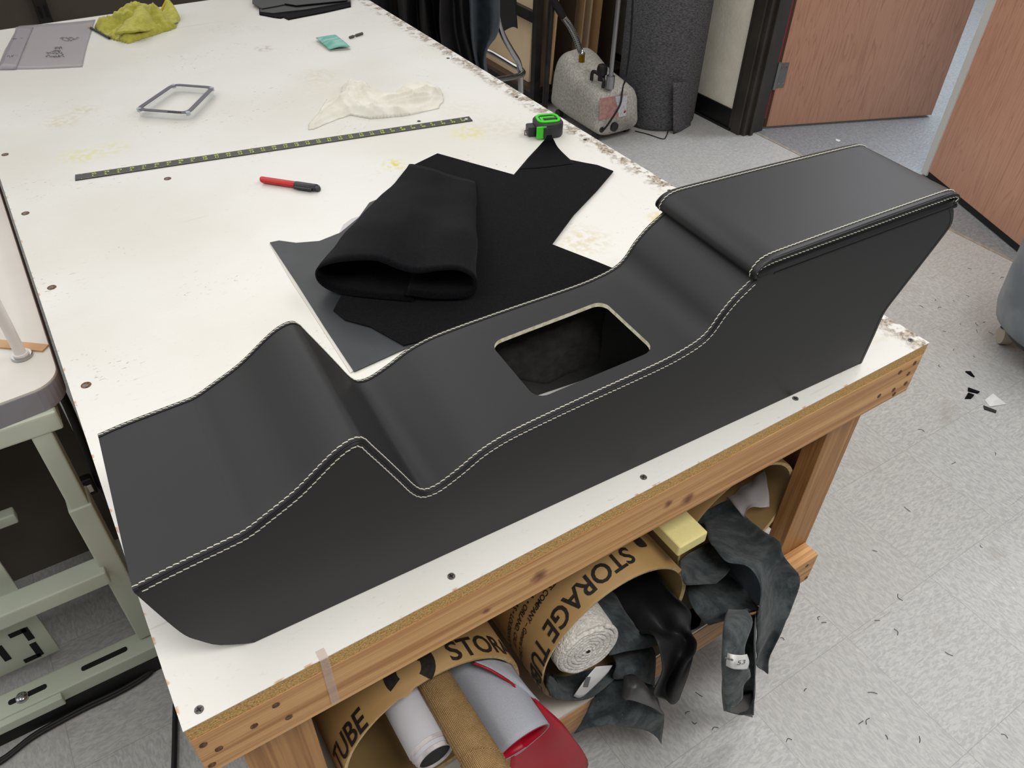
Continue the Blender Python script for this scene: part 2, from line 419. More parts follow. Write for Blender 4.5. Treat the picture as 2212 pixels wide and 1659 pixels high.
_tcache = {}
def glyphs(s, size):
    """letters of the built-in font as flat polygons (verts, faces) starting at x = 0"""
    if s not in _tcache:
        cu = bpy.data.curves.new('lettering', 'FONT'); cu.body = s; cu.size = 1; cu.resolution_u = 3; cu.offset = .018
        ob = bpy.data.objects.new('lettering', cu); COL.objects.link(ob)
        bpy.context.view_layer.update()
        dg = bpy.context.evaluated_depsgraph_get(); me = ob.evaluated_get(dg).to_mesh()
        _tcache[s] = ([v.co.copy() for v in me.vertices], [tuple(p.vertices) for p in me.polygons])
        ob.evaluated_get(dg).to_mesh_clear(); bpy.data.objects.remove(ob); bpy.data.curves.remove(cu)
    vs, fs = _tcache[s]
    return [v*size for v in vs], fs
def letter_bm(bm, s, size, fn, cut=None, fat=0, wide=1.0):
    vs, fs = glyphs(s, size)
    tmp = BM(); V = [tmp.verts.new((v.x*wide, v.y, 0)) for v in vs]
    for f in fs:
        try: tmp.faces.new([V[i] for i in f])
        except ValueError: pass
    if cut and vs:
        x0 = 0; x1 = max(v.x for v in vs)*wide; k = cut
        while x0+k < x1:
            bmesh.ops.bisect_plane(tmp, geom=tmp.verts[:]+tmp.edges[:]+tmp.faces[:], plane_co=(x0+k, 0, 0), plane_no=(1, 0, 0)); k += cut
    mp = {}
    for v in tmp.verts: mp[v] = bm.verts.new(fn(v.co))
    for f in tmp.faces: bm.faces.new([mp[v] for v in f.verts])
    w = max([v.x for v in vs] or [0])*wide
    tmp.free(); return w
def text_width(s, size, wide=1.0):
    vs, _ = glyphs(s, size); return max([v.x for v in vs] or [0])*wide

# ================================================================ SETTING
bm = BM()
bmesh.ops.create_grid(bm, x_segments=2, y_segments=2, size=6); bmesh.ops.translate(bm, verts=bm.verts, vec=(1.5, 2, 0))
r = bmesh.ops.extrude_face_region(bm, geom=bm.faces[:]); bmesh.ops.translate(bm, verts=[v for v in r['geom'] if isinstance(v, bmesh.types.BMVert)], vec=(0, 0, -.1))
tag(obj('floor', bm, m_floor), kind='structure')
bm = BM(); box(bm, 3.0, 3.12, 2.04, 4.12, 0, 2.7); tag(obj('wall_right', bm, m_wall), kind='structure')
bm = BM(); box(bm, -3.5, 3.0, 4.0, 4.12, 0, 1.6); tag(obj('wall_back', bm, m_wallback), kind='structure')
bm = BM(); box(bm, 2.992, 3.0, 2.045, 4.0, 0, .1); box(bm, 2.985, 2.993, 2.045, 4.0, 0, .012); tag(obj('baseboard_right', bm, m_base), kind='structure')
# dark stepped door frame
bm = BM()
box(bm, 2.985, 3.06, 1.985, 2.04, 0, 2.7, .004); box(bm, 3.0, 3.13, 1.965, 2.0, 0, 2.7, .003); box(bm, 3.03, 3.05, 1.95, 1.99, 0, 2.7, .003); box(bm, 2.99, 3.02, 2.04, 2.06, 0, 2.7, .003)
tag(obj('trim_1', bm, m_jamb), kind='structure')
bm = BM(); box(bm, 3.135, 3.16, 1.975, 2.03, .055, 2.7); tag(obj('trim_2', bm, m_redtrim), kind='structure')
bm = BM(); box(bm, 3.078, 3.092, .3, 1.96, 0, .002); tag(obj('trim_3', bm, M('threshold_strip', 'a09a8c', '8d8576', 40, rough=.6)), kind='structure')
# two open oak veneer door leaves
def leaf(name, p0, p1, z0, z1, th, out):
    d = (Vector(p1)-Vector(p0)); L = d.length; d.normalize(); n = Vector((-d.y, d.x, 0))*out
    P0 = Vector((p0[0], p0[1], 0))
    d = Vector((d.x, d.y, 0))
    tf = lambda c: P0+d*c.x+n*c.y+Vector((0, 0, c.z))
    bm = BM(); box(bm, 0, L, 0, th, z0, z1, .003, tf=tf)
    o = obj(name, bm, m_door); tag(o, kind='structure'); return o, tf, L
d1, tf1, L1 = leaf('door_1', (3.16, 1.97), (4.008, 1.642), .012, 2.1, .044, 1)
boxobj('leading_edge', m_doorlead, d1, -.014, -.0005, 0, .044, .012, 2.1, tf=tf1)
hz = .205
bm = BM(); box(bm, -.012, .038, -.004, -.0005, hz, hz+.115, tf=tf1)
hinge = obj('hinge', bm, m_zinc, d1)
bm = BM(); box(bm, -.075, -.02, -.006, -.002, hz, hz+.115, tf=tf1); obj('hinge_leaf', bm, m_zinc, hinge)
bm = BM(); cyl(bm, tf1(Vector((-.016, -.012, hz-.004))), tf1(Vector((-.016, -.012, hz+.122))), .008, seg=12); obj('hinge_pin', bm, m_zinc, hinge)
bm = BM()
for sx_ in (.006, .028, -.035, -.06):
    for sz in (.02, .055, .095): cyl(bm, tf1(Vector((sx_, -.0045, hz+sz))), tf1(Vector((sx_, -.0065, hz+sz))), .004, seg=8)
obj('hinge_screw', bm, m_chrome, hinge)
d2, tf2, L2 = leaf('door_2', (3.41, 1.26), (3.0, .29), .03, 2.1, .044, 1)
boxobj('edge_strip', M('grey_metal_edge', 'c3c5c2', rough=.5), d2, -.008, .03, -.006, .05, .01, 2.1, tf=tf2)
boxobj('sweep_and_gap', m_base, d2, .02, L2, .004, .04, .004, .03, tf=tf2)  # black strip also colours in the shaded gap under the door

# ================================================================ WORK TABLE
tb = thing('work_table', (.61, 1.2, 0), 'big white-topped wooden work table with scuffed paint and fir board frame', 'table')
bm = BM(); box(bm, 0, 1.2192, 0, 2.4384, .7988, .8)
tt = obj('table_top', bm, m_top, tb, label='scuffed white painted top')
boxobj('particle_board_edge', m_chip, tt, .001, 1.2182, .0005, 2.438, .776, .7987)
for nm, a, mt in [('front_apron', (0.001, 1.218, 0, .038, .694, .776), m_fir), ('rear_apron', (0, 1.2192, 2.40, 2.438, .694, .776), m_fir),
                  ('side_apron', (0, .038, .0385, 2.40, .694, .776), m_firy), ('side_apron', (1.181, 1.219, .0385, 2.40, .694, .776), m_firy)]:
    boxobj(nm, mt, tb, *a, bev=.002)
for x in (.037, 1.091):
    for (y0, y1) in ((.0385, .0765), (2.3615, 2.3995)): boxobj('leg', m_firz, tb, x, x+.088, y0, y1, 0, .694, bev=.002)
boxobj('side_panel', m_firz, tb, .06, .09, .077, .62, .262, .694)
boxobj('side_panel', m_firz, tb, 1.13, 1.16, .077, .62, .262, .694)
boxobj('lower_rail', m_fir, tb, .03, 1.172, 0, .038, .166, .254, bev=.003)
boxobj('lower_rail', m_fir, tb, .03, 1.172, 2.4, 2.438, .166, .254, bev=.003)
boxobj('shelf', m_mel, tb, .03, 1.088, .001, 2.43, .2545, .262)
scr = [(430, 1533), (975, 1245), (1390, 1031), (1718, 861), (1967, 735), (1116, 210), (1264, 302), (1446, 412), (905, 262), (968, 126), (780, 73)]
hol = [(186, 832), (112, 621), (55, 461), (11, 334), (362, 386)]
for u, v in scr:
    p = Z(u, v, .8); bm = BM(); cyl(bm, p-Vector((0, 0, .002)), p+Vector((0, 0, .0006)), .0055, .0048, 16)
    a = random.random()
    for k in range(2):
        c, s_ = math.cos(a+k*PI/2)*.003, math.sin(a+k*PI/2)*.003
        cyl(bm, p+Vector((c, s_, .0008)), p+Vector((-c, -s_, .0008)), .0007, seg=6, mi=1)
    obj('screw', bm, [m_screw, m_seam], tb)
for u, v in hol:
    p = Z(u, v, .8); bm = BM(); cyl(bm, p-Vector((0, 0, .002)), p+Vector((0, 0, .0004)), .0075, seg=18); cyl(bm, p+Vector((-.001, -.001, 0)), p+Vector((-.001, -.001, .0006)), .0042, seg=14, mi=1)
    obj('screw_hole', bm, [m_hole, m_screw], tb)
for u, v in [(1976, 784), (1962, 807), (1944, 804), (1956, 828), (1930, 842), (1899, 855), (1931, 851), (439, 1609), (473, 1617), (458, 1652), (549, 1568), (596, 1523), (624, 1549), (1743, 1222), (1741, 1248)]:
    p = Y(u, v, 0); bm = BM(); cyl(bm, p+Vector((0, -.0006, 0)), p+Vector((0, .003, 0)), .0045, seg=12); obj('nail_hole', bm, m_hole, tb)
bm = BM()
p = [Y(693, 1437, -.0012), Y(709, 1433, -.0012), Y(722, 1523, -.0012), Y(706, 1529, -.0012)]
box(bm, p[0].x, p[1].x+.002, -.0016, -.0006, p[3].z, .8); box(bm, p[0].x, p[1].x+.002, -.0016, .012, .8002, .8008)
obj('tape_strip', bm, m_tape, tb, label='strip of clear packing tape on the front edge')

# ================================================================ CENTER CONSOLE
A0 = math.radians(-3.75); K = math.tan(math.radians(1.75))
OC = Vector((0, .06, .8)); DX = Vector((math.cos(A0), math.sin(A0), 0)); DN = Vector((-math.sin(A0), math.cos(A0), 0))
def L(x, y, z): return OC+DX*x+DN*y+Vector((0, 0, z))
yn = lambda x: K*x
yf = lambda x: .2345-K*x
con = thing('center_console', L(.55, .1, 0), 'black leather car center console with white double stitching on the white work table', 'console')
PROF = [(.012, .163), (.045, .169), (.109, .1765), (.119, .1782), (.129, .1818), (.139, .1868), (.176, .2055), (.208, .229), (.222, .2385), (.234, .244), (.244, .2455), (.252, .241), (.2585, .228), (.273, .199), (.289, .166), (.300, .143),
        (.309, .131), (.318, .128), (.328, .129), (.340, .1335), (.358, .142), (.380, .154), (.402, .1615), (.433, .167), (.513, .1735), (.628, .1805), (.671, .1865), (.697, .1945), (.711, .206), (.724, .226), (.742, .245), (.760, .258), (.768, .264)]
BACK = [(.80, .2645), (1.129, .264), (1.143, .262), (1.153, .253), (1.160, .241), (1.164, .228), (1.158, .212), (1.122, .157), (1.096, .118), (1.087, .103), (1.083, .088), (1.082, .055), (1.078, .0)]
FRONT = [(.094, .0), (.062, .022), (.045, .046), (.035, .065), (.026, .098), (.014, .15)]
def smoothprof(pr, n=4):
    q = spline([Vector((a, 0, c)) for a, c in pr], n); return [(p.x, p.z) for p in q]
SP = smoothprof(PROF)
# side skins
def outline(): return SP+smoothprof(BACK, 3)+smoothprof([(.9, .0), (.6, .0), (.34, -.0), (.15, 0)], 1)+smoothprof(FRONT, 3)
OUT = outline()
def zs(z): return z+.001
for nm, fy, sg in (('side_panel', yn, 1), ('side_panel', yf, -1)):
    bm = BM()
    a = [bm.verts.new(L(x, fy(x)+sg*.0015, max(z, 0)+.0008)) for x, z in OUT]; c = [bm.verts.new(L(x, fy(x)+sg*.007, max(z, 0)+.0008)) for x, z in OUT]
    n = len(a); bm.faces.new(a); bm.faces.new(c[::-1])
    for i in range(n): bm.faces.new((a[i], a[(i+1) % n], c[(i+1) % n], c[i]))
    bm.normal_update(); bmesh.ops.triangulate(bm, faces=[f for f in bm.faces if len(f.verts) > 4], ngon_method='EAR_CLIP')
    obj(nm, bm, m_leather, con)
# skin swept across the width, its long edges rolled over
def skin(pr, th, e=.004, inset=0.0, caps=True):
    bm = BM(); rows = []
    for i, (x, z) in enumerate(pr):
        a = Vector(pr[max(i-1, 0)]); b_ = Vector(pr[min(i+1, len(pr)-1)]); t_ = (b_-a).normalized(); nx, nz = -t_.y, t_.x
        y0, y1 = yn(x)+inset, yf(x)-inset
        sec = [(y0, -e), (y0+e*.12, -e*.45), (y0+e*.45, -e*.1), (y0+e*1.2, 0)]
        ys = sec+[(y0+(y1-y0)*k/10, 0) for k in range(1, 10)]+[(y1-(yy-y0), dz) for yy, dz in sec[::-1]]
        top = [bm.verts.new(L(x+nx*dz, yy, z+nz*dz)) for yy, dz in ys]
        bot = [bm.verts.new(L(x-nx*th, yy, z-nz*th)) for yy, dz in ys]
        rows.append((top, bot))
    for (t0, b0), (t1, b1) in zip(rows, rows[1:]):
        for j in range(len(t0)-1):
            bm.faces.new((t0[j], t1[j], t1[j+1], t0[j+1])); bm.faces.new((b0[j], b0[j+1], b1[j+1], b1[j]))
        bm.faces.new((t0[0], b0[0], b1[0], t1[0])); bm.faces.new((t0[-1], t1[-1], b1[-1], b0[-1]))
    for (t0, b0) in (rows[0], rows[-1]):
        for j in range(len(t0)-1): bm.faces.new((t0[j], t0[j+1], b0[j+1], b0[j]))
    return bm
top = obj('top_panel', skin(SP, .0062), m_leather, con, smooth=True, angle=.7)
# the shifter opening is cut through the top panel
bm = BM()
def rrect(x0, x1, y0, y1, r, n=6):
    out = []
    for cx_, cy_, a0 in ((x1-r, y0+r, -90), (x1-r, y1-r, 0), (x0+r, y1-r, 90), (x0+r, y0+r, 180)):
        for k in range(n+1):
            a = math.radians(a0+90*k/n); out.append((cx_+r*math.cos(a), cy_+r*math.sin(a)))
    return out
ring_ = rrect(.474, .646, .046, .166, .017)
a = [bm.verts.new(L(x, y, .12)) for x, y in ring_]; c = [bm.verts.new(L(x, y, .22)) for x, y in ring_]
bm.faces.new(a[::-1]); bm.faces.new(c)
for i in range(len(a)): bm.faces.new((a[i], a[(i+1) % len(a)], c[(i+1) % len(a)], c[i]))
cut = obj('cutter', bm, m_foamedge, con)
md = top.modifiers.new('opening', 'BOOLEAN'); md.object = cut; md.operation = 'DIFFERENCE'; md.solver = 'EXACT'; md.material_mode = 'TRANSFER'
bpy.context.view_layer.update()
dg = bpy.context.evaluated_depsgraph_get(); nm_ = bpy.data.meshes.new_from_object(top.evaluated_get(dg)); top.modifiers.clear(); top.data = nm_; nm_.name = 'top_panel'
bpy.data.objects.remove(cut)
bk = smoothprof(BACK, 3)
obj('rear_panel', skin(bk[:], .006, inset=.001), m_leather, con, smooth=True, angle=.7)
obj('front_panel', skin(smoothprof(FRONT+[(.0135, .158)], 3)[::-1][::-1], .005, inset=.003), m_leather, con, smooth=True, angle=.7)
# rough lining seen through the opening
bm = sheet([[L(.45+.23*i/8, yf(.45+.23*i/8)-.0095-.004*math.sin(i*1.7+k)**2, .160-(.160-(.052+.012*math.sin(i*.9)+.006*math.sin(i*2.3)-.02*(i/8)))*k/4) for i in range(9)] for k in range(5)], 3, 3, .002, .002, 30)
obj('lining', bm, m_inside, con, smooth=True)
# armrest lid
LID = [(.80, .2685), (.766, .2655), (.7595, .268), (.7575, .273), (.7605, .281), (.768, .288), (.780, .2915), (.80, .2925), (.95, .2935), (1.10, .293), (1.122, .2915), (1.134, .2875), (1.1405, .281), (1.1405, .274), (1.134, .270), (1.12, .269)]
bm = BM(); secs = []
lp = LID
cxm, czm = .95, .2795
ylist = lambda x: [(yn(x)-.004+.0, .90), (yn(x)-.0055, .965), (yn(x)-.0045, 1.0), (yn(x)-.001, 1.0)]
def lid_pt(x, z, yy, s):                      # s shrinks the section towards its middle height
    return L(x if abs(x-cxm) < .16 else cxm+(x-cxm)*(1-(1-s)*.05), yy, czm+(z-czm)*s)
for (off, s) in ((.0, .55), (-.003, .72), (-.0048, .88), (-.0042, .97), (-.001, 1.0), (.01, 1)):
    secs.append([bm.verts.new(lid_pt(x, z, yn(x)+off, s)) for x, z in lp])
for k in (.3, .5, .7): secs.append([bm.verts.new(lid_pt(x, z, yn(x)+(yf(x)-yn(x))*k, 1)) for x, z in lp])
for (off, s) in ((-.01, 1), (.001, 1.0), (.0042, .97), (.0048, .88), (.003, .72), (0, .55)):
    secs.append([bm.verts.new(lid_pt(x, z, yf(x)+off, s)) for x, z in lp])
n = len(lp)
for s0, s1 in zip(secs, secs[1:]):
    for i in range(n): bm.faces.new((s0[i], s0[(i+1) % n], s1[(i+1) % n], s1[i]))
bm.faces.new(secs[0]); bm.faces.new(secs[-1])
lid = obj('armrest_lid', bm, m_leather, con, smooth=True, angle=1.0)
# stitching
def resample(pts, step):
    out = [pts[0]]; acc = 0
    for a, b_ in zip(pts, pts[1:]):
        d = (b_-a).length; s = step-acc
        while s <= d and d > 0: out.append(a+(b_-a)*(s/d)); s += step
        acc = d-(s-step)
    return out
def stitch_row(name, pts, parent, step=.0066, r=.00062, up=.0004, skew=None):
    q = resample(pts, step); bm = BM()
    for a, b_ in zip(q, q[1:]):
        d = b_-a; w = (skew*.00055 if skew is not None else Vector((0, 0, 0)))
        tube(bm, [a+d*.03+w-Vector((0, 0, .0002)), a+d*.14+w, a+d*.5+Vector((0, 0, up)), a+d*.86-w, a+d*.97-w-Vector((0, 0, .0002))], [r*.5, r, r, r, r*.5], 6)
    return obj(name, bm, m_thread, parent, smooth=True)
def off(pr, d):                              # profile pushed d along its normal
    out = []
    for i, (x, z) in enumerate(pr):
        a = Vector(pr[max(i-1, 0)]); b_ = Vector(pr[min(i+1, len(pr)-1)]); t_ = (b_-a).normalized(); out.append((x-t_.y*d, z+t_.x*d))
    return out
seamp = SP
up_ = off(seamp, .0009)
stitch_row('stitch_row', [L(x, yn(x)+.0042, z) for x, z in up_], con, skew=DN)
stitch_row('stitch_row', [L(x, yn(x)-.0002, z) for x, z in off(seamp[1:], -.0066)], con, up=0, skew=Vector((0, 0, 1)))
stitch_row('stitch_row', [L(x, yf(x)-.0042, z) for x, z in up_], con, skew=DN)
stitch_row('stitch_row', [L(x, yf(x)+.0002, z) for x, z in off(seamp[1:], -.0066)], con, up=0, skew=Vector((0, 0, 1)))
rb = smoothprof(BACK[3:8], 4)
stitch_row('stitch_row', [L(x+.001, yn(x)+.004, z) for x, z in rb], con)
bm = BM()
for fy, s_ in ((yn, 1), (yf, -1)):
    for d_, o_ in ((-.0042, .0006), (-.0012, .0018)):
        tube(bm, [L(x, fy(x)+s_*o_, z) for x, z in off(seamp[1:], d_)], .0012, 6)
obj('seam_piping', bm, [m_leather], con, smooth=True)
bm = BM()
for fy, s_ in ((yn, 1), (yf, -1)):
    tube(bm, [L(x, fy(x)+s_*.0006, z) for x, z in off(seamp[1:], -.0026)], .0008, 6)
obj('seam_groove', bm, m_seam, con)
lt = smoothprof(LID[2:15], 5)
for fy, s_ in ((yn, 1), (yf, -1)):
    stitch_row('stitch_row', [L(x, fy(x)+s_*.0035, z) for x, z in off(lt, .0008)], lid, skew=DN)
    lt2 = [(cxm+(x-cxm)*.994, czm+(z-czm)*.42) for x, z in lt]
    stitch_row('stitch_row', [L(x, fy(x)-s_*.0052, z) for x, z in lt2 if True], lid, up=0, skew=Vector((0, 0, 1)))
    for nm, kk, yo, r_, mt in (('piping', .80, -.0048, .0013, m_leather), ('piping', .64, -.0052, .0013, m_leather), ('seam_groove', .72, -.0053, .0009, m_seam)):
        bm = BM(); tube(bm, [L(cxm+(x-cxm)*(.994+.006*kk), fy(x)+s_*yo, czm+(z-czm)*kk) for x, z in lt], r_, 6); obj(nm, bm, mt, lid, smooth=True)

# ================================================================ FABRICS ON THE BENCH
gv = thing('vinyl_sheet', Z(690, 560), 'grey vinyl sheet with pointed corner lying under the folded black felt', 'fabric')
vp = [(583, 524), (603, 520), (640, 525), (690, 521), (735, 503), (775, 470), (798, 438), (812, 432), (860, 470), (1000, 560), (1000, 700), (860, 760), (765, 803), (700, 705), (640, 610)]
obj('vinyl_face', prism(pxpoly(vp, .8025), .8016, .8032), m_vinyl, gv)
obj('white_backing', prism(pxpoly([(582, 526), (640, 530), (900, 520), (900, 700), (757, 806), (697, 712), (632, 612)], .8008), .8003, .8014), m_white_back, gv, label='white backing')
fl = prism(pxpoly([(733, 502), (742, 485), (760, 472), (785, 464), (800, 480), (780, 520), (745, 520)], .8003), .80005, .8003)
tag(obj('plastic_film', fl, m_film), 'scrap of clear film poking out behind the grey vinyl sheet', 'film')
felt = thing('felt_piece', Z(1000, 560), 'black felt, one end folded into an open roll, on white table behind console', 'fabric')
fp = [(1110, 377), (1133, 350), (1180, 345), (1233, 345), (1262, 351), (1290, 356), (1325, 369), (1290, 410), (1240, 462), (1192, 527), (1225, 540), (1290, 565), (1341, 586), (1330, 615), (1100, 690), (872, 745), (800, 705), (745, 690), (720, 670), (800, 520), (885, 360), (945, 331), (1020, 352)]
fbm = BM()
cen = Z(1010, 520, .806)
pp = pxpoly(fp, .8062)
# raised corner at the back and slightly lifted notch edge
lift = {}
a = [fbm.verts.new(p+Vector((0, 0, lift.get(i-0, 0)))) for i, p in enumerate(pp)]; c = [fbm.verts.new(p-Vector((0, 0, .0028))) for i, p in enumerate(pp)]
fbm.faces.new(a); fbm.faces.new(c[::-1])
for i in range(len(a)): fbm.faces.new((a[i], c[i], c[(i+1) % len(a)], a[(i+1) % len(a)]))
fbm.normal_update(); bmesh.ops.triangulate(fbm, faces=[f for f in fbm.faces if len(f.verts) > 4], ngon_method='EAR_CLIP')
obj('felt_layer', fbm, m_felt, felt)
cr3 = [[Z(1122, 366, .8068), Z(1180, 362, .8068), Z(1243, 353, .8068)], [Z(1137, 345, .8078), Z(1182, 340, .8085), Z(1228, 341, .8078)], [Z(1161, 319, .815), Z(1186, 316, .817), Z(1206, 319, .815)], [Z(1177, 301, .828), Z(1187, 299, .830), Z(1196, 301, .828)], [Z(1183, 293, .8345), Z(1187, 291, .835), Z(1190, 293, .8345)]]
obj('raised_corner', sheet(cr3, 5, 5, .0026), m_felt, felt, smooth=True)
SEC = [(.62, .035), (.3, .03), (.1, .05), (.015, .2), (.0, .42), (.035, .64), (.14, .84), (.28, .97), (.42, 1.0), (.55, .86), (.66, .79), (.78, .83), (.9, .82), (.985, .62), (1.0, .38), (.97, .16), (.86, .10), (.72, .13), (.58, .2)]
fl_, fr_ = Z(688, 628, .806), Z(1030, 652, .806)
bl_, br_ = Z(884, 362, .806), Z(1028, 398, .806)
rows = []
for k, hh in enumerate((.082, .08, .066, .045, .026, .014)):
    t_ = k/5
    l_, r_ = fl_.lerp(bl_, t_), fr_.lerp(br_, t_)
    fwd = (bl_-fl_).normalized()
    rows.append([l_+(r_-l_)*s+Vector((0, 0, h*hh*(1-.2*t_*s)))-fwd*(.018*math.sin(s*PI)*(1-t_)) for s, h in SEC])
obj('felt_fold', sheet(rows, 4, 4, .0035, .004, 14, 2), m_felt, felt, smooth=True)
bm = BM()
for u, v in [(745, 543), (880, 538), (936, 564), (1010, 470), (960, 590), (985, 385), (1090, 560)]:
    pass

# ruler
R0, R1 = Z(163, 391, .8), Z(1021, 262, .8); rd = (R1-R0).normalized(); rn = Vector((-rd.y, rd.x, 0)); RL = (R1-R0).length; RW = .0265
rul = thing('ruler', (R0+R1)/2, 'long black metal ruler with lime markings lying across the white table', 'ruler')
bm = BM(); rp = [R0, R1, R1+rn*RW, R0+rn*RW]; rbm = prism(rp, .8002, .8022, bm); obj('ruler_blade', rbm, m_ruler, rul)
mk = BM()
def rpt(x, y): p = R0+rd*x+rn*y; return Vector((p.x, p.y, .8024))
for i in range(0, 36*8):
    x = .0127+i*.0254/8; h = .0045 if i % 8 == 0 else (.003 if i % 4 == 0 else .0018)
    if x > RL-.01: break
    for y0, y1 in ((.0004, h), (RW-h, RW-.0004)):
        mk.faces.new([mk.verts.new(rpt(x-.0003, y0)), mk.verts.new(rpt(x+.0003, y0)), mk.verts.new(rpt(x+.0003, y1)), mk.verts.new(rpt(x-.0003, y1))])
for i in range(1, 35):
    x = .0127+i*.0254
    letter_bm(mk, str(i), .0085, lambda c, x=x: rpt(x-.006+c.x, .0052+c.y), wide=1.25)
    letter_bm(mk, str(36-i), .0085, lambda c, x=x: rpt(x-.006+c.x, .0152+c.y), wide=1.25)
obj('ruler_marking', mk, m_rulink, rul)
bm = BM(); cyl(bm, rpt(RL-.012, RW/2)-Vector((0, 0, .0002)), rpt(RL-.012, RW/2)+Vector((0, 0, .0001)), .004, seg=16); obj('hang_hole', bm, m_white_pl, rul)

# marker pen, oval section
mp0, mp1 = Z(566, 388, .807), Z(687, 406, .807); md_ = (mp1-mp0).normalized(); mn = Vector((-md_.y, md_.x, 0)); ML = (mp1-mp0).length
mar = thing('marker_pen', (mp0+mp1)/2-Vector((0, 0, .007)), 'red and black marker pen lying on the white table in front of the ruler', 'marker')
def oval(x0, x1, ry, rz, sl0=0, sl1=0, seg=16):
    bm = BM(); rr = []
    for x, sl in ((x0, sl0), (x0+.002, sl0), (x1-.002, sl1), (x1, sl1)):
        k = .93 if x in (x0, x1) else 1
        rr.append([bm.verts.new(mp0+md_*(x+sl*math.sin(2*PI*i/seg))+mn*(ry*k*math.cos(2*PI*i/seg))+Vector((0, 0, rz*k*math.sin(2*PI*i/seg)))) for i in range(seg)])
    for a, c in zip(rr, rr[1:]):
        for i in range(seg): bm.faces.new((a[i], a[(i+1) % seg], c[(i+1) % seg], c[i]))
    bm.faces.new(rr[0]); bm.faces.new(rr[-1]); return bm
obj('barrel', oval(0, ML*.60, .0085, .0062, -.003), m_markred, mar, smooth=True, angle=.9)
cap = obj('cap', oval(ML*.595, ML, .0092, .0068, 0, -.004), m_blackpl, mar, smooth=True, angle=.9)
tfm = lambda c: mp0+md_*c.x+mn*c.y+Vector((0, 0, c.z))
bm = BM(); box(bm, ML*.62, ML*.93, -.0135, -.0085, -.003, .002, .001, tf=tfm); obj('pocket_clip', bm, m_blackpl, cap)
bm = BM(); box(bm, ML*.79, ML*.80, -.0094, .0094, -.003, .003, .0005, tf=tfm); box(bm, ML*.84, ML*.85, -.0094, .0094, -.003, .003, .0005, tf=tfm); obj('cap_ridge', bm, m_greypl, cap)

# acrylic frame with magnets
fz = .818
fc = [Z(289, 237, fz), Z(408, 246, fz), Z(466, 187, fz), Z(373, 180, fz)]
fr = thing('acrylic_frame', (fc[0]+fc[2])/2-Vector((0, 0, .018)), 'clear acrylic rectangular frame with grey top film and corner magnets on the table', 'frame')
def round_quad(q, inset, rad, n=6):
    ctr = sum(q, Vector((0, 0, 0)))/4; out = []
    pts = []
    for i in range(4):
        p, a, c = q[i], q[i-1], q[(i+1) % 4]
        e1, e2 = (a-p).normalized(), (c-p).normalized()
        pts.append(p+(e1+e2)*inset)
    for i in range(4):
        p, a, c = pts[i], pts[i-1], pts[(i+1) % 4]
        s, e = p+(a-p).normalized()*rad, p+(c-p).normalized()*rad
        for k in range(n+1):
            t_ = k/n; out.append(s*(1-t_)**2+p*2*t_*(1-t_)+e*t_*t_)
    return out
ou, inn = round_quad(fc, 0, .026), round_quad(fc, .0115, .016)
def ringbm(o, i, z0, z1):
    bm = BM(); n = len(o); V = [[bm.verts.new((p.x, p.y, z)) for p in q] for q, z in ((o, z0), (o, z1), (i, z1), (i, z0))]
    for a, c in ((0, 1), (1, 2), (2, 3), (3, 0)):
        for k in range(n): bm.faces.new((V[a][k], V[a][(k+1) % n], V[c][(k+1) % n], V[c][k]))
    return bm
obj('acrylic_body', ringbm(ou, inn, .8004, .8165), m_acr, fr, label='clear acrylic body')
obj('top_film', ringbm(ou, inn, .8166, .8182), m_aluf, fr, label='grey film on top')
ctr = sum(fc, Vector((0, 0, 0)))/4
for q in fc:
    p = q.lerp(ctr, .11); bm = BM(); cyl(bm, Vector((p.x, p.y, .811)), Vector((p.x, p.y, .8186)), .0055, seg=16); obj('magnet', bm, m_mag, fr)
bm = BM(); d_ = (fc[1]-fc[0]).normalized(); p0 = fc[0].lerp(fc[1], .62)+Vector((0, .004, 0))
for k in range(4):
    q = p0+d_*(k*.009)
    tube(bm, [q+Vector((0, -.003, .0007)), q+d_*.004+Vector((0, .004, .0007)), q+d_*.006+Vector((0, -.002, .0007)), q+d_*.009+Vector((0, .003, .0007))], .0007, 5)
obj('pen_scribble', bm, m_ink, fr)

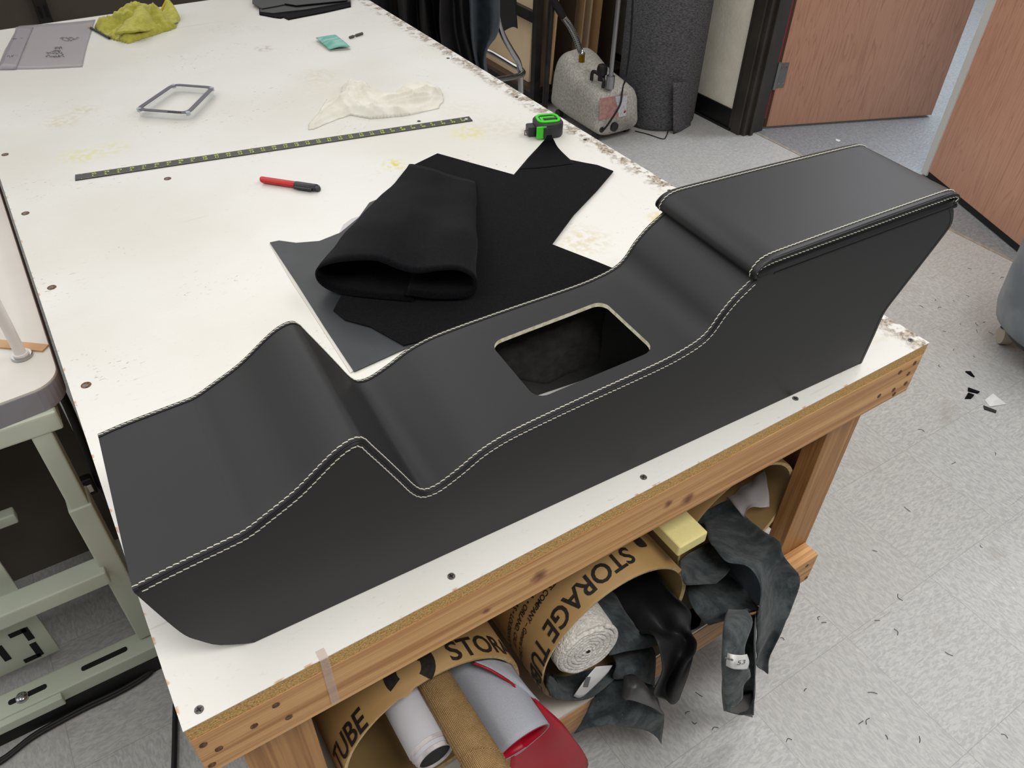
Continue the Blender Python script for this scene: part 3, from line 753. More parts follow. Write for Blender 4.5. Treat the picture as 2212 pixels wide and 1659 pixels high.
# heaps of cloth: ridged fields over the bench
def heap(ridges, outline, res, base=.0025, rough=.004, seed=1, wsc=28, folds=300, creases=()):
    xs = [p.x for p in outline]; ys = [p.y for p in outline]
    x0, x1, y0, y1 = min(xs)-.01, max(xs)+.01, min(ys)-.01, max(ys)+.01
    nx, ny = int((x1-x0)/res)+1, int((y1-y0)/res)+1
    poly = [(p.x, p.y) for p in outline]
    def inside(x, y):
        c = False; j = len(poly)-1
        for i in range(len(poly)):
            (xi, yi), (xj, yj) = poly[i], poly[j]
            if (yi > y) != (yj > y) and x < (xj-xi)*(y-yi)/(yj-yi)+xi: c = not c
            j = i
        return c
    def dist(x, y):
        best = 9; 
        for i in range(len(poly)):
            a = Vector((poly[i-1][0], poly[i-1][1])); c = Vector((poly[i][0], poly[i][1])); p = Vector((x, y)); ac = c-a
            t_ = max(0, min(1, (p-a).dot(ac)/max(ac.dot(ac), 1e-9))); best = min(best, (p-a-ac*t_).length)
        return best
    segs = []
    for pts, w, h in ridges:
        q = spline(pts, 5); segs.append((q, w, h))
    cs = [(spline(q, 6), h, w) for q, h, w in creases]
    bm = BM(); V = {}
    for i in range(nx):
        for j in range(ny):
            x, y = x0+i*res, y0+j*res
            jx = noise.noise(Vector((x*40, y*40, seed)))*res*.9
            if not inside(x+jx, y-jx): continue
            z = base
            for q, w, h in segs:
                dmin = min((Vector((x-p.x, y-p.y))).length for p in q)
                zz = h*math.exp(-(dmin/w)**2); z = max(z, zz)+.18*min(z, zz)
            nv = noise.fractal(Vector((x*wsc, y*wsc, seed*2.3)), .8, 2.1, 4)
            ed = min(1, dist(x, y)/.02)
            if cs:
                wx, wy = x+.004*noise.noise(Vector((x*45, y*45, 3))), y+.004*noise.noise(Vector((x*45, y*45, 7)))
                c_ = sorted((h*math.exp(-min(math.hypot(wx-p.x, wy-p.y) for p in q)/w) for q, h, w in cs), reverse=True)
                z += c_[0]+.35*c_[1]
            dd = min((Vector((x-p.x, y-p.y))).length for q, w, h in segs for p in q[::2])
            nz2 = noise.noise(Vector((x*14, y*14, seed+9)))
            fo = 1-abs(math.sin(dd*folds*.5+nz2*2.6))**.75
            z = (z*(.74+.34*fo)+nv*rough*(.3+z/.04))*(.2+.8*ed)+.0008
            V[i, j] = bm.verts.new((x, y, HT+z))
    for i in range(nx-1):
        for j in range(ny-1):
            k = [(i, j), (i+1, j), (i+1, j+1), (i, j+1)]
            if all(q in V for q in k): bm.faces.new([V[q] for q in k])
    for v in [v for v in bm.verts if not v.link_faces]: bm.verts.remove(v)
    # close underneath
    be = [e for e in bm.edges if e.is_boundary]
    r = bmesh.ops.extrude_edge_only(bm, edges=be)
    nv_ = [g for g in r['geom'] if isinstance(g, bmesh.types.BMVert)]
    for v in nv_: v.co.z = HT+.0003
    return bm
Zp = lambda u, v: Z(u, v, .8)
rag_out = [Zp(*p) for p in [(664, 282), (668, 268), (690, 240), (705, 215), (740, 210), (738, 190), (752, 176), (790, 178), (805, 200), (850, 205), (870, 186), (920, 176), (950, 190), (960, 215), (948, 235), (905, 245), (870, 252), (800, 258), (756, 250), (700, 270), (680, 280)]]
rr = lambda pts, w, h: ([Zp(*p) for p in pts], w, h)
RF = [([(590, 240), (545, 330), (525, 400), (530, 480), (600, 590), (700, 640), (900, 660), (1200, 640), (1330, 620)], .010, .012), ([(640, 240), (560, 350), (600, 460), (720, 540), (900, 600), (1080, 600)], .022, .011), ([(740, 240), (800, 380), (880, 450), (1000, 470), (1200, 440), (1400, 400), (1480, 390)], .030, .010),
      ([(800, 230), (860, 330), (980, 360), (1100, 350), (1250, 350), (1450, 370)], .022, .012), ([(1150, 340), (1230, 270), (1350, 240), (1480, 225), (1600, 270), (1660, 370), (1640, 480), (1560, 570), (1480, 570)], .026, .012), ([(870, 510), (1000, 500), (1200, 470), (1400, 440), (1550, 420)], .024, .009),
      ([(1000, 560), (1100, 520), (1250, 490), (1350, 560), (1420, 600)], .016, .010), ([(1380, 540), (1450, 500), (1560, 450), (1640, 400)], .018, .010), ([(140, 700), (230, 640), (400, 560), (530, 530)], .008, .009), ([(150, 730), (220, 715), (400, 650), (600, 590)], .006, .008), ([(260, 540), (380, 470), (480, 450)], .010, .008),
      ([(680, 260), (700, 360), (760, 450), (850, 520), (1000, 560)], .032, .009), ([(1240, 270), (1350, 310), (1480, 320), (1600, 340)], .034, .008), ([(620, 300), (650, 400), (700, 480)], .036, .008), ([(720, 570), (900, 560), (1050, 560), (1250, 590)], .016, .011), ([(1050, 400), (1250, 390), (1420, 350), (1500, 260)], .034, .009), ([(300, 600), (420, 520), (540, 470)], .012, .010)]
rag = heap([rr([(745, 225), (752, 200), (770, 190), (792, 195)], .03, .014), rr([(750, 228), (775, 248), (830, 250), (895, 246)], .03, .012), rr([(790, 205), (810, 220), (850, 222), (910, 216), (945, 205)], .03, .015), rr([(672, 273), (705, 255), (745, 240)], .016, .007)],
           rag_out, .0027, rough=.002, seed=3, wsc=12, folds=60, creases=[([Z(640+x/5.267, 130+y/5.267, HT+.6*h) for x, y in pts], .55*r_+.28*h, .0105) for pts, h, r_ in RF])
ro = obj('rag', rag, m_rag, smooth=True)
tag(ro, 'crumpled white cotton rag lying on the table behind the ruler', 'rag')
cl = thing('cleaning_cloth', Zp(290, 70), 'lime yellow microfiber cloth bunched up at the back of the table', 'cloth')
cout = [Zp(*p) for p in [(205, 66), (222, 78), (245, 88), (278, 96), (320, 82), (380, 62), (383, 45), (376, 30), (355, 32), (330, 30), (300, 22), (270, 40), (240, 45), (215, 55)]]
cbm = heap([rr([(210, 66), (250, 62), (300, 60), (345, 58)], .035, .045), rr([(262, 90), (300, 84), (372, 62)], .022, .030), rr([(240, 86), (262, 76), (285, 74)], .02, .028), rr([(285, 60), (320, 52), (342, 56)], .035, .065)], cout, .0055, rough=.004, seed=8, wsc=14, folds=160)
obj('cloth_heap', cbm, m_yellowcloth, cl, smooth=True)
yb = 2.30
rows = [[Y(286, 8, 2.30), Y(293, 4, 2.30), Y(300, 10, 2.31)], [Y(282, 22, 2.28), Y(302, 14, 2.27), Y(318, 16, 2.30)], [Y(284, 38, 2.25), Y(315, 30, 2.22), Y(338, 38, 2.27)], [Y(262, 60, 2.2), Y(305, 55, 2.17), Y(345, 55, 2.22)], [Y(250, 78, 2.16), Y(300, 68, 2.14), Y(345, 62, 2.2)]]
obj('raised_fold', sheet(rows, 5, 5, .006, .01, 22, 4), m_yellowcloth, cl, smooth=True)
rows = [[Y(345, 33, 2.33), Y(352, 28, 2.33), Y(360, 4, 2.34), Y(362, 3, 2.34)], [Y(344, 36, 2.31), Y(355, 32, 2.3), Y(368, 16, 2.31), Y(372, 14, 2.32)], [Y(348, 48, 2.28), Y(362, 42, 2.26), Y(378, 30, 2.28), Y(383, 33, 2.3)], [Y(350, 64, 2.22), Y(365, 60, 2.2), Y(380, 50, 2.24), Y(382, 48, 2.26)]]
obj('pointed_corner', sheet(rows, 5, 5, .006, .006, 22, 5), m_yellowcloth, cl, smooth=True)
bm = BM(); tube(bm, spline([Y(336, 33, 2.325), Y(347, 24, 2.325), Y(358, 5, 2.335), Y(361, 3, 2.335), Y(370, 15, 2.315), Y(381, 29, 2.29), Y(383, 44, 2.26)], 5), .004, 8); obj('hem', bm, m_yellowhem, cl, smooth=True, label='yellow stitched hem')
pen = thing('pencil', Zp(205, 66), 'brown-tipped dark pencil sticking out from under the lime cloth', 'pencil')
bm = BM(); cyl(bm, Z(196, 60, .8045), Z(236, 82, .8045), .0035, seg=8); obj('pencil_shaft', bm, m_greypl, pen)
bm = BM(); cyl(bm, Z(190, 57, .8045), Z(196.2, 60.2, .8045), .0012, .0035, seg=8); obj('pencil_tip', bm, m_tan, pen)
# tape measure
tm0 = Z(1190, 296, .8); 
tm = thing('tape_measure', tm0, 'green and black tape measure by the right edge of the table', 'tape measure')
tx = (Z(1218, 300, .8)-Z(1165, 305, .8)); tx.z = 0; tx.normalize(); ty = Vector((-tx.y, tx.x, 0))
tmc = Z(1190, 300, .8)+ty*.03
TM = lambda x, y, z: tmc+tx*x+ty*y+Vector((0, 0, z))
def rr3(x0, x1, y0, y1, r, z0, z1, bevel=.004):
    bm = BM(); q = rrect(x0, x1, y0, y1, r, 5); layers = [(z0, .94), (z0+bevel, 1), (z1-bevel, 1), (z1, .9)]
    mx, my = (x0+x1)/2, (y0+y1)/2; V = [[bm.verts.new(TM(mx+(x-mx)*k, my+(y-my)*k, z)) for x, y in q] for z, k in layers]
    for a, c in zip(V, V[1:]):
        for i in range(len(a)): bm.faces.new((a[i], a[(i+1) % len(a)], c[(i+1) % len(a)], c[i]))
    bm.faces.new(V[0]); bm.faces.new(V[-1]); return bm
obj('case', rr3(-.034, .034, -.03, .032, .02, .0005, .036), m_greypl, tm, smooth=True, angle=.8)
q1, q2 = rrect(-.028, .028, -.022, .026, .016, 5), rrect(-.022, .022, -.016, .02, .012, 5)
bm = BM()
for za, zb in ((.0362, .0385),):
    V = [[bm.verts.new(TM(x, y, z)) for x, y in q] for q, z in ((q1, za), (q1, zb), (q2, zb), (q2, za))]
    for a, c in ((0, 1), (1, 2), (2, 3), (3, 0)):
        for i in range(len(V[0])): bm.faces.new((V[a][i], V[a][(i+1) % len(q1)], V[c][(i+1) % len(q1)], V[c][i]))
obj('lime_rim', bm, m_lime, tm, label='lime green rim')
bm = BM(); box(bm, -.018, .018, -.012, .014, .036, .0366, tf=lambda c: TM(c.x, c.y, c.z)); obj('face_plate', bm, m_lime, tm)
bm = BM(); box(bm, -.012, .02, -.006, .003, .0367, .0385, tf=lambda c: TM(c.x, c.y, c.z)); box(bm, -.008, .018, -.003, .0005, .0386, .039, mi=1, tf=lambda c: TM(c.x, c.y, c.z)); obj('belt_clip', bm, [m_greypl, m_chrome], tm)
bm = BM(); box(bm, -.036, -.012, -.0325, -.027, .003, .032, .002, tf=lambda c: TM(c.x, c.y, c.z)); obj('lime_panel', bm, m_lime, tm, label='lime green front panel')
bm = BM(); box(bm, -.02, .0, -.036, -.031, .004, .03, .002, tf=lambda c: TM(c.x, c.y, c.z)); obj('lock_button', bm, m_blackpl, tm)
bm = BM(); box(bm, -.052, -.033, -.014, .012, .002, .026, .004, tf=lambda c: TM(c.x, c.y, c.z)); obj('mouth', bm, m_greypl, tm)
bm = BM(); tube(bm, [TM(-.052, -.006, .004), TM(-.058, -.006, .004), TM(-.058, -.006, .016), TM(-.052, -.006, .016)], .0012, 6); obj('end_hook', bm, m_black_st, tm)
# folded teal abrasive square
tp = [Z(683, 89, .8), Z(712, 111, .8), Z(756, 98, .812), Z(725, 77, .809)]
ts = thing('abrasive_sheet', Zp(718, 96), 'folded square of worn teal sandpaper near the back of the table', 'sandpaper')
rows = [[tp[0]+Vector((0, 0, .009)), tp[0].lerp(tp[3], .5)+Vector((0, 0, .006)), tp[3]+Vector((0, 0, .002))], [tp[0].lerp(tp[1], .5)+Vector((0, 0, .008)), sum(tp, Vector((0, 0, 0)))/4+Vector((0, 0, .006)), tp[2].lerp(tp[3], .5)], [tp[1]+Vector((0, 0, .004)), tp[1].lerp(tp[2], .5)+Vector((0, 0, .004)), tp[2]-Vector((0, 0, .005))]]
obj('grit_face', sheet(rows, 5, 5, .0012), m_teal, ts, smooth=True)
rows = [[Vector((p.x, p.y, .8012)) for p in r] for r in ([tp[0], tp[0].lerp(tp[3], .5), tp[3]], [tp[1], tp[1].lerp(tp[2], .5), tp[2]])]
obj('folded_back', sheet(rows, 3, 3, .0008), m_white_back, ts)
bm = BM(); b0, b1 = Z(755, 81, .804), Z(783, 72, .804); bd_ = b1-b0
tube(bm, [b0, b0+bd_*.3, b0+bd_*.36, b0+bd_*.44, b0+bd_*.5, b1], [.0038, .0042, .002, .002, .0042, .004], 8)
tag(obj('driver_bit', bm, m_steel), 'small grey steel screwdriver bit next to the teal sandpaper', 'bit')
# stack of black boards at the far end
stk = [([(560, 30), (590, 36), (606, 38), (612, 36), (622, 41), (700, 26), (758, 13), (757, -4), (650, -12), (560, 10)], .801, .804, 'black rough board with notched corner, lowest in the stack at far table end', m_felt),
       ([(562, 25), (590, 28), (660, 20), (757, 3), (757, -20), (560, -10)], .8045, .8085, 'black board with pale front edge, second from bottom of the far stack', m_greypl),
       ([(545, 6), (566, 18), (600, 12), (640, 4), (640, -30), (545, -30)], .809, .812, 'black board sticking out to the left, on top of the far stack', m_greypl),
       ([(615, 7), (640, 11), (750, 0), (750, -30), (615, -30)], .8123, .8145, 'narrow black board lying uppermost at the right of the far stack', m_greypl)]
for px, z0, z1, lb, mt in stk:
    tag(obj('black_board', prism([Z(u, v, z1) for u, v in px], z0, z1), mt), lb, 'board', 'black boards at the far end of the table')
bm = None
# clear pouch with handwriting
pb = thing('plastic_pouch', Zp(110, 100), 'clear plastic pouch with handwritten notes at the far left of the table', 'pouch')
pz = .8015
obj('pouch_film', sheet([[Z(-6, 149, pz), Z(60, 149, pz), Z(120, 147, pz), Z(178, 144, pz)], [Z(12, 105, pz), Z(75, 105, pz), Z(135, 103, pz), Z(188, 100, pz)], [Z(40, 56, pz), Z(90, 52, pz), Z(150, 48, pz), Z(206, 42, pz)]], 5, 5, .0006, .0012, 20), m_bag, pb, smooth=True)
obj('pouch_lip', sheet([[Z(-6, 150, .8028), Z(34, 149, .8035)], [Z(28, 80, .803), Z(55, 95, .8045)], [Z(34, 58, .803), Z(72, 58, .803)]], 4, 4, .0005), m_bag, pb, smooth=True)
bm = BM()
random.seed(3)
for (u0, v0, u1, n_) in ((130, 84, 170, 4), (132, 88, 160, 2), (118, 105, 135, 3), (110, 112, 132, 4), (100, 117, 138, 5), (98, 123, 138, 6), (28, 86, 36, 2), (44, 84, 50, 2), (15, 124, 28, 3), (28, 122, 40, 3)):
    pts = []
    for k in range(n_*5+1): pts.append(Z(u0+(u1-u0)*(k+random.uniform(-.7, .7))/(n_*5), v0-2+random.uniform(-2.4, 2.4), .8032))
    pts = spline(pts, 3)
    bm = BM(); tube(bm, pts, .0005, 4); obj('handwriting', bm, m_ink, pb)

# ================================================================ STORAGE TUBES UNDER THE BENCH
TUB = [(.291, .4145, .152, .035, 'left'), (.62, .4165, .154, .012, 'mid'), (.966, .4115, .149, .078, 'right')]
tlab = ['brown cardboard storage tube holding white, burlap and grey rolls, frayed rim', 'brown cardboard storage tube with white terry roll and STORAGE TUBE lettering on top', 'brown cardboard tube beside the right table leg with a clear bag inside']
def cylpt(T, th, y, dr=0): return Vector((T[0]+(T[2]+dr)*math.cos(th), y, T[1]+(T[2]+dr)*math.sin(th)))
TT = []
for T, lb in zip(TUB, tlab):
    o = thing('storage_tube', (T[0], T[3]+.4, T[1]-T[2]), lb, 'tube', 'cardboard storage tubes on the shelf'); TT.append(o)
    seg = 72; y0, y1 = T[3], T[3]+1.0; fray = T[4] == 'left'
    bm = BM(); V = []
    for (dr, y) in ((0, y1), (0, .3+y0), (0, y0+.004), (-.0015, y0)):
        V.append([bm.verts.new(cylpt(T, 2*PI*k/seg, y+(.010*noise.noise(Vector((k*.45, 1, 0))) if fray and y < y0+.01 and 95 < k*360/seg < 140 else 0), dr)) for k in range(seg)])
    for a, c in zip(V, V[1:]):
        for k in range(seg): bm.faces.new((a[k], a[(k+1) % seg], c[(k+1) % seg], c[k]))
    # inner wall, closed against the outer one at the back
    W = [[bm.verts.new(cylpt(T, 2*PI*k/seg, y, -.0085)) for k in range(seg)] for y in (y0+.002, y1)]
    for k in range(seg):
        f = bm.faces.new((V[-1][k], V[-1][(k+1) % seg], W[0][(k+1) % seg], W[0][k])); f.material_index = 1
        f = bm.faces.new((W[0][k], W[0][(k+1) % seg], W[1][(k+1) % seg], W[1][k])); f.material_index = 2
        bm.faces.new((W[1][k], W[1][(k+1) % seg], V[0][(k+1) % seg], V[0][k]))
    obj('tube_wall', bm, [m_card, m_cardrim, m_cardin], o, smooth=True, angle=.6)
    bm = BM(); lathe_pts = [bm.verts.new(cylpt(T, 2*PI*k/seg, y1-.01, -.0086)) for k in range(seg)]; bm.faces.new(lathe_pts); obj('end_cap', bm, m_cardin, o)
def printed(bm, T, s, size, th0, y0, sign, wide=1.0, slant=0):
    """lettering wrapped round the tube: sign -1 reads clockwise with tops away from the mouth, +1 the other way about"""
    r_ = T[2]+.0012
    return letter_bm(bm, s, size, lambda c: cylpt(T, th0+sign*c.x/r_, y0-sign*c.y-slant*c.x, .0012), cut=.006, wide=wide)
bm = BM(); T = TUB[0]
printed(bm, T, 'STORAGE TUBE', .045, math.radians(76), T[3]+.006, -1, 1.0)
obj('lettering', bm, m_ink, TT[0], label='black printed capitals')
bm = BM(); printed(bm, T, 'TUBE', .045, math.radians(170), T[3]+.001, -1, 1.0); obj('lettering', bm, m_ink, TT[0], label='black printed capitals')
def arcband(bm, T, th0, th1, ya, yb, n=10):
    p = [[bm.verts.new(cylpt(T, math.radians(th0+(th1-th0)*k/n), y, .0012)) for k in range(n+1)] for y in (ya, yb)]
    for k in range(n): bm.faces.new((p[0][k], p[0][k+1], p[1][k+1], p[1][k]))
bm = BM()
def arcmark(bm, T, thc, yc, r0, r1, a0, a1, n=24):
    V = []
    for k in range(n+1):
        a = math.radians(a0+(a1-a0)*k/n); V.append([bm.verts.new(cylpt(T, math.radians(thc)+r*math.cos(a)/T[2], yc+r*math.sin(a), .0012)) for r in (r0, r1)])
    for a, c in zip(V, V[1:]): bm.faces.new((a[0], a[1], c[1], c[0]))
arcmark(bm, T, 98, T[3]+.028, .018, .038, -20, 240); arcband(bm, T, 84, 92, T[3]+.03, T[3]+.055)
obj('printed_mark', bm, m_ink, TT[0])
bm = BM(); T = TUB[1]
printed(bm, T, 'STORAGE TUBE', .045, math.radians(74.5), T[3]+.054, 1, 1.0, .10)
obj('lettering', bm, m_ink, TT[1], label='black printed capitals')
bm = BM()
for k, s in enumerate(('PRODUCTS COMPANY \u2013 General Office and Main Plant \u2022', '\u2022 ATLANTA, GA. \u2022 ORLAND, CALIF.', '\u2022 LONGVIEW, TEXAS \u2022 LOUISIANA, MO.', 'RAVENNA, OHIO')):
    printed(bm, T, s, .0135, math.radians(104+4*k), T[3]+.080+.0165*k, 1, .95, .10)
obj('small_print', bm, m_ink, TT[1])
bm = BM(); q = rrect(-.012, .012, -.014, .014, .008)
bm.faces.new([bm.verts.new(cylpt(T, math.radians(61)+x/T[2], T[3]+.058+y, .0014)) for x, y in q]); obj('printed_mark', bm, m_ink, TT[1])

# ---- contents of the left tube
def rollbody(c0, c1, r0, r1=None, seg=32): bm = BM(); cyl(bm, c0, c1, r0, r1, seg); return bm
wv = thing('vinyl_roll', (.256, .05, .455), 'white vinyl roll with dark hollow end, leftmost in the left storage tube', 'roll')
ax = .256; az = .487
bm = BM(); V = []
ends = [(.032, -.018, .0), (.032, -.018, .0)]
cyl(bm, (ax, .55, az), (ax, -.016, az), .0315, .0315, 40); obj('outer_wrap', bm, m_wv, wv, smooth=True, angle=.8)
for k, (r_, y_) in enumerate(((.0302, -.022), (.0285, -.028), (.0268, -.034))):
    bm = BM(); o_, i_ = 40, 0
    V = [[bm.verts.new((ax+rr_*math.cos(2*PI*i/40), yy, az+rr_*math.sin(2*PI*i/40))) for i in range(40)] for rr_, yy in ((r_, 0), (r_, y_), (r_-.0022, y_), (r_-.0022, .02))]
    for a, c in zip(V, V[1:]):
        for i in range(40): bm.faces.new((a[i], a[(i+1) % 40], c[(i+1) % 40], c[i]))
    obj('inner_wrap', bm, m_wv if k % 2 else m_wvedge, wv, smooth=True, angle=.8)
bm = BM(); cyl(bm, (ax, .02, az), (ax, -.0305, az), .0244, seg=32); obj('core_shade', bm, m_dark, wv)  # solid dark plug colours in the shade of the roll's open end
bl = thing('burlap_roll', (.303, .05, .47), 'brown burlap roll lying between white vinyl roll and grey felt roll', 'roll')
bm = BM(); tube(bm, [(.312, .55, .455), (.303, .05, .513), (.303, -.06, .512), (.304, -.125, .508)], [.024, .0255, .027, .0275], 28); obj('burlap_wrap', bm, m_burlap, bl, smooth=True, angle=.8)
bm = BM(); tube(bm, [Vector((.303+.0276*math.cos(a), -.082-.014*math.cos(a*1.0+.6), .511+.0276*math.sin(a))) for a in [k*PI/12 for k in range(-2, 16)]], .0011, 6); obj('loose_edge', bm, m_burlap, bl)
rv = thing('red_vinyl_roll', (.38, .05, .40), 'red vinyl rolled grey felt side out, with a loose red flap', 'roll')
g0, g1 = Vector((.389, .55, .40)), Vector((.377, -.073, .462))
def spiral(yk):
    pass
rows = []
for yy in (.5, .2, .05, -.02, -.073):
    t_ = (.5-yy)/.573; c = Vector((.385-.008*t_, yy, .42+.042*t_)); rr_ = .040+.004*t_
    # starts inside, wraps once clockwise seen from the mouth
    rows.append([c+Vector(((rr_+(.004 if a in (-85, -100) else 0))*math.cos(math.radians(a)), -.008*math.sin(math.radians(a)), (rr_+(.004 if a in (-85, -100) else 0))*math.sin(math.radians(a)))) for a in (-75, -110, -150, 170, 130, 95, 60, 30, 0, -30, -60, -85, -100)])
bm = sheet(rows, 4, 4, .0018, .0012, 20)
obj('felt_back', bm, m_greyfelt, rv, smooth=True, label='grey felt backing')
rows2 = [[p+(Vector((c_.x, p.y, c_.z))-p).normalized()*.0022 for p in r] for r, c_ in zip(rows, [Vector((.385-.008*((.5-yy)/.573), yy, .42+.042*((.5-yy)/.573))) for yy in (.5, .2, .05, -.02, -.073)])]
obj('red_face', sheet(rows2, 4, 4, .0012), m_red, rv, smooth=True, label='red vinyl face')
frows = [[Y(1020, 1431, .05), Y(1045, 1437, .045), Y(1075, 1450, .04), Y(1104, 1436, .04)], [Y(1085, 1462, .0), Y(1105, 1478, -.005), Y(1130, 1494, -.01), Y(1135, 1492, -.012)],
         [Y(1120, 1500, -.015), Y(1140, 1520, -.02), Y(1158, 1520, -.03), Y(1166, 1519, -.03)], [Y(1125, 1560, -.03), Y(1160, 1560, -.035), Y(1195, 1560, -.05), Y(1226, 1580, -.05)],
         [Y(1105, 1620, -.045), Y(1160, 1625, -.05), Y(1215, 1620, -.06), Y(1268, 1640, -.06)], [Y(1100, 1680, -.055), Y(1160, 1690, -.06), Y(1215, 1680, -.07), Y(1262, 1670, -.065)]]
obj('red_flap', sheet(frows[1:], 4, 4, .0016, .002, 15), m_red, rv, smooth=True, label='loose red flap')
gro = [[Y(1024, 1430, .045), Y(1060, 1424, .043), Y(1104, 1436, .035)], [Y(1060, 1445, .025), Y(1092, 1446, .02), Y(1120, 1462, .01)], [Y(1110, 1476, -.003), Y(1125, 1478, -.008), Y(1138, 1486, -.012)], [Y(1150, 1508, -.026), Y(1156, 1510, -.028), Y(1164, 1516, -.03)]]
bm = BM(); tube(bm, spline([Y(1022, 1432, .0455), Y(1058, 1447, .025), Y(1108, 1478, -.0035), Y(1132, 1495, -.016), Y(1162, 1517, -.031)], 6), .0019, 6); obj('red_edge', bm, m_red, rv, smooth=True)
obj('felt_flap', sheet(gro, 4, 4, .0016), m_greyfelt, rv, smooth=True, label='grey felt flap')

# ---- contents of the middle tube
te = thing('terry_roll', (.55, .05, .40), 'roll of white terry cloth at left in the middle storage tube', 'roll')
tc0, tc1 = Vector((.60, .5, .43)), Vector((.546, .0, .456)); tdir = (tc1-tc0).normalized()
bm = BM(); tube(bm, [tc0, tc0.lerp(tc1, .6), tc0.lerp(tc1, .97), tc1], [.054, .055, .0565, .055], 40); obj('terry_body', bm, m_terry, te, smooth=True, angle=1.2)
bm = BM(); u_ = Vector((1, 0, 0)); u_ = (u_-tdir*u_.dot(tdir)).normalized(); w_ = tdir.cross(u_)
pts = []
for k in range(230):
    a = k*2*PI/32; r_ = .004+.0495*k/230; q = 1+.06*noise.noise(Vector((k*.13, 0, 0)))
    pts.append(tc1+tdir*(.0015+.002*noise.noise(Vector((k*.4, 2, 0))))+u_*(r_*q*math.cos(a))+w_*(r_*q*math.sin(a)))
tube(bm, pts, .0042, 7); obj('terry_spiral', bm, m_terry, te, smooth=True)
bm = BM(); cyl(bm, tc1, tc1+tdir*.0065, .003, seg=10); obj('core_hole', bm, m_dark, te)

def drape(name, label, rows, mat, cat_='hide', group=None, thick=.002, wob=.004, wsc=14, seed=1, nu=4, nv=5, inside=None):
    return tag(obj(name, sheet(yrows(rows, inside), nu, nv, thick, wob, wsc, seed), mat, smooth=True), label, cat_, group)
GH = 'dark hides hanging from the storage tubes'
drape('suede_roll', 'speckled dark suede roll lying right against the white terry roll', [
    [(1275, 1306, .15), (1296, 1268, .19), (1315, 1275, .17), (1330, 1290, .16)], [(1285, 1330, .05), (1308, 1312, .08), (1335, 1310, .075), (1352, 1328, .06)],
    [(1300, 1375, .01), (1325, 1352, .035), (1360, 1352, .03), (1386, 1366, .02)], [(1308, 1402, -.005), (1340, 1385, .005), (1385, 1378, -.005), (1418, 1378, -.012)], [(1315, 1414, -.006), (1350, 1408, -.012), (1395, 1400, -.02), (1421, 1392, -.02)]], m_suede, seed=2, group=GH, inside=1)
drape('suede_piece', 'crumpled dark suede piece below the speckled suede roll, dusted with white specks', [
    [(1316, 1412, .03), (1350, 1405, .02), (1385, 1398, .01), (1409, 1396, .0)], [(1330, 1432, -.004), (1360, 1428, -.012), (1395, 1420, -.02), (1416, 1420, -.022)], [(1326, 1458, -.01), (1355, 1452, -.03), (1390, 1458, -.035), (1413, 1465, -.03)], [(1330, 1463, -.008), (1370, 1460, -.03), (1400, 1475, -.035), (1412, 1482, -.03)]], m_suede, seed=5, group=GH, inside=1)
drape('black_vinyl_drape', 'soft black vinyl drooping out of the middle tube, pointed lower end', [
    [(1318, 1276, .3), (1350, 1255, .33), (1385, 1238, .33), (1415, 1235, .3)], [(1345, 1325, .1), (1385, 1295, .14), (1425, 1275, .14), (1458, 1285, .1)], [(1378, 1366, .01), (1410, 1340, .05), (1450, 1312, .06), (1492, 1320, .015)],
    [(1405, 1368, -.03), (1432, 1370, .0), (1465, 1352, .01), (1491, 1360, -.03)], [(1420, 1392, -.06), (1448, 1392, -.045), (1480, 1385, -.03), (1503, 1388, -.06)], [(1428, 1445, -.075), (1452, 1440, -.05), (1478, 1430, -.07), (1496, 1422, -.075)],
    [(1412, 1490, -.075), (1436, 1480, -.055), (1464, 1478, -.085), (1481, 1470, -.075)], [(1414, 1505, -.078), (1436, 1511, -.07), (1454, 1520, -.08), (1466, 1511, -.078)]], m_blackv, 'vinyl', seed=3, wob=.003, inside=1)
drape('hanging_hide', 'dark suede hide hanging in front of the lower rail, below the middle tube', [
    [(1284, 1502, .0), (1320, 1468, .0), (1365, 1458, -.005), (1392, 1463, -.012)], [(1276, 1520, -.008), (1320, 1502, -.025), (1372, 1490, -.03), (1410, 1483, -.035)], [(1262, 1548, -.02), (1310, 1538, -.03), (1372, 1528, -.05), (1424, 1528, -.05)],
    [(1250, 1570, -.03), (1302, 1554, -.04), (1366, 1550, -.055), (1434, 1545, -.065)], [(1241, 1583, -.035), (1300, 1565, -.045), (1376, 1562, -.06), (1432, 1575, -.07)], [(1241, 1584, -.036), (1302, 1566, -.046), (1400, 1578, -.065), (1428, 1607, -.075)]], m_suede, seed=4, group=GH)
drape('hide_curl', 'smooth curled grey edge of hide in front of the hanging suede', [
    [(1349, 1461, -.03), (1358, 1459, -.045), (1372, 1461, -.05), (1384, 1470, -.045)], [(1346, 1488, -.04), (1362, 1484, -.07), (1385, 1482, -.075), (1398, 1486, -.06)], [(1345, 1503, -.042), (1360, 1506, -.075), (1395, 1508, -.08), (1413, 1510, -.065)], [(1353, 1511, -.045), (1366, 1510, -.07), (1405, 1525, -.078), (1432, 1544, -.068)]], m_hidesm, seed=9, wob=.001)
drape('labelled_hide', 'dark hide with a white paper label at the mouth of the middle tube', [
    [(1180, 1456, .03), (1215, 1462, .06), (1265, 1450, .06), (1322, 1434, .03)], [(1181, 1480, .012), (1225, 1478, .03), (1275, 1462, .03), (1332, 1442, .01)], [(1190, 1500, .0), (1230, 1498, -.006), (1285, 1480, -.012), (1328, 1465, -.008)], [(1200, 1510, .004), (1240, 1513, -.01), (1278, 1505, -.015), (1305, 1487, -.008)]], m_suede, seed=6, group=GH, inside=1)
pl = thing('paper_label', Y(1280, 1470, -.018), 'torn white paper label with a barcode stuck on the hide below terry roll', 'label')
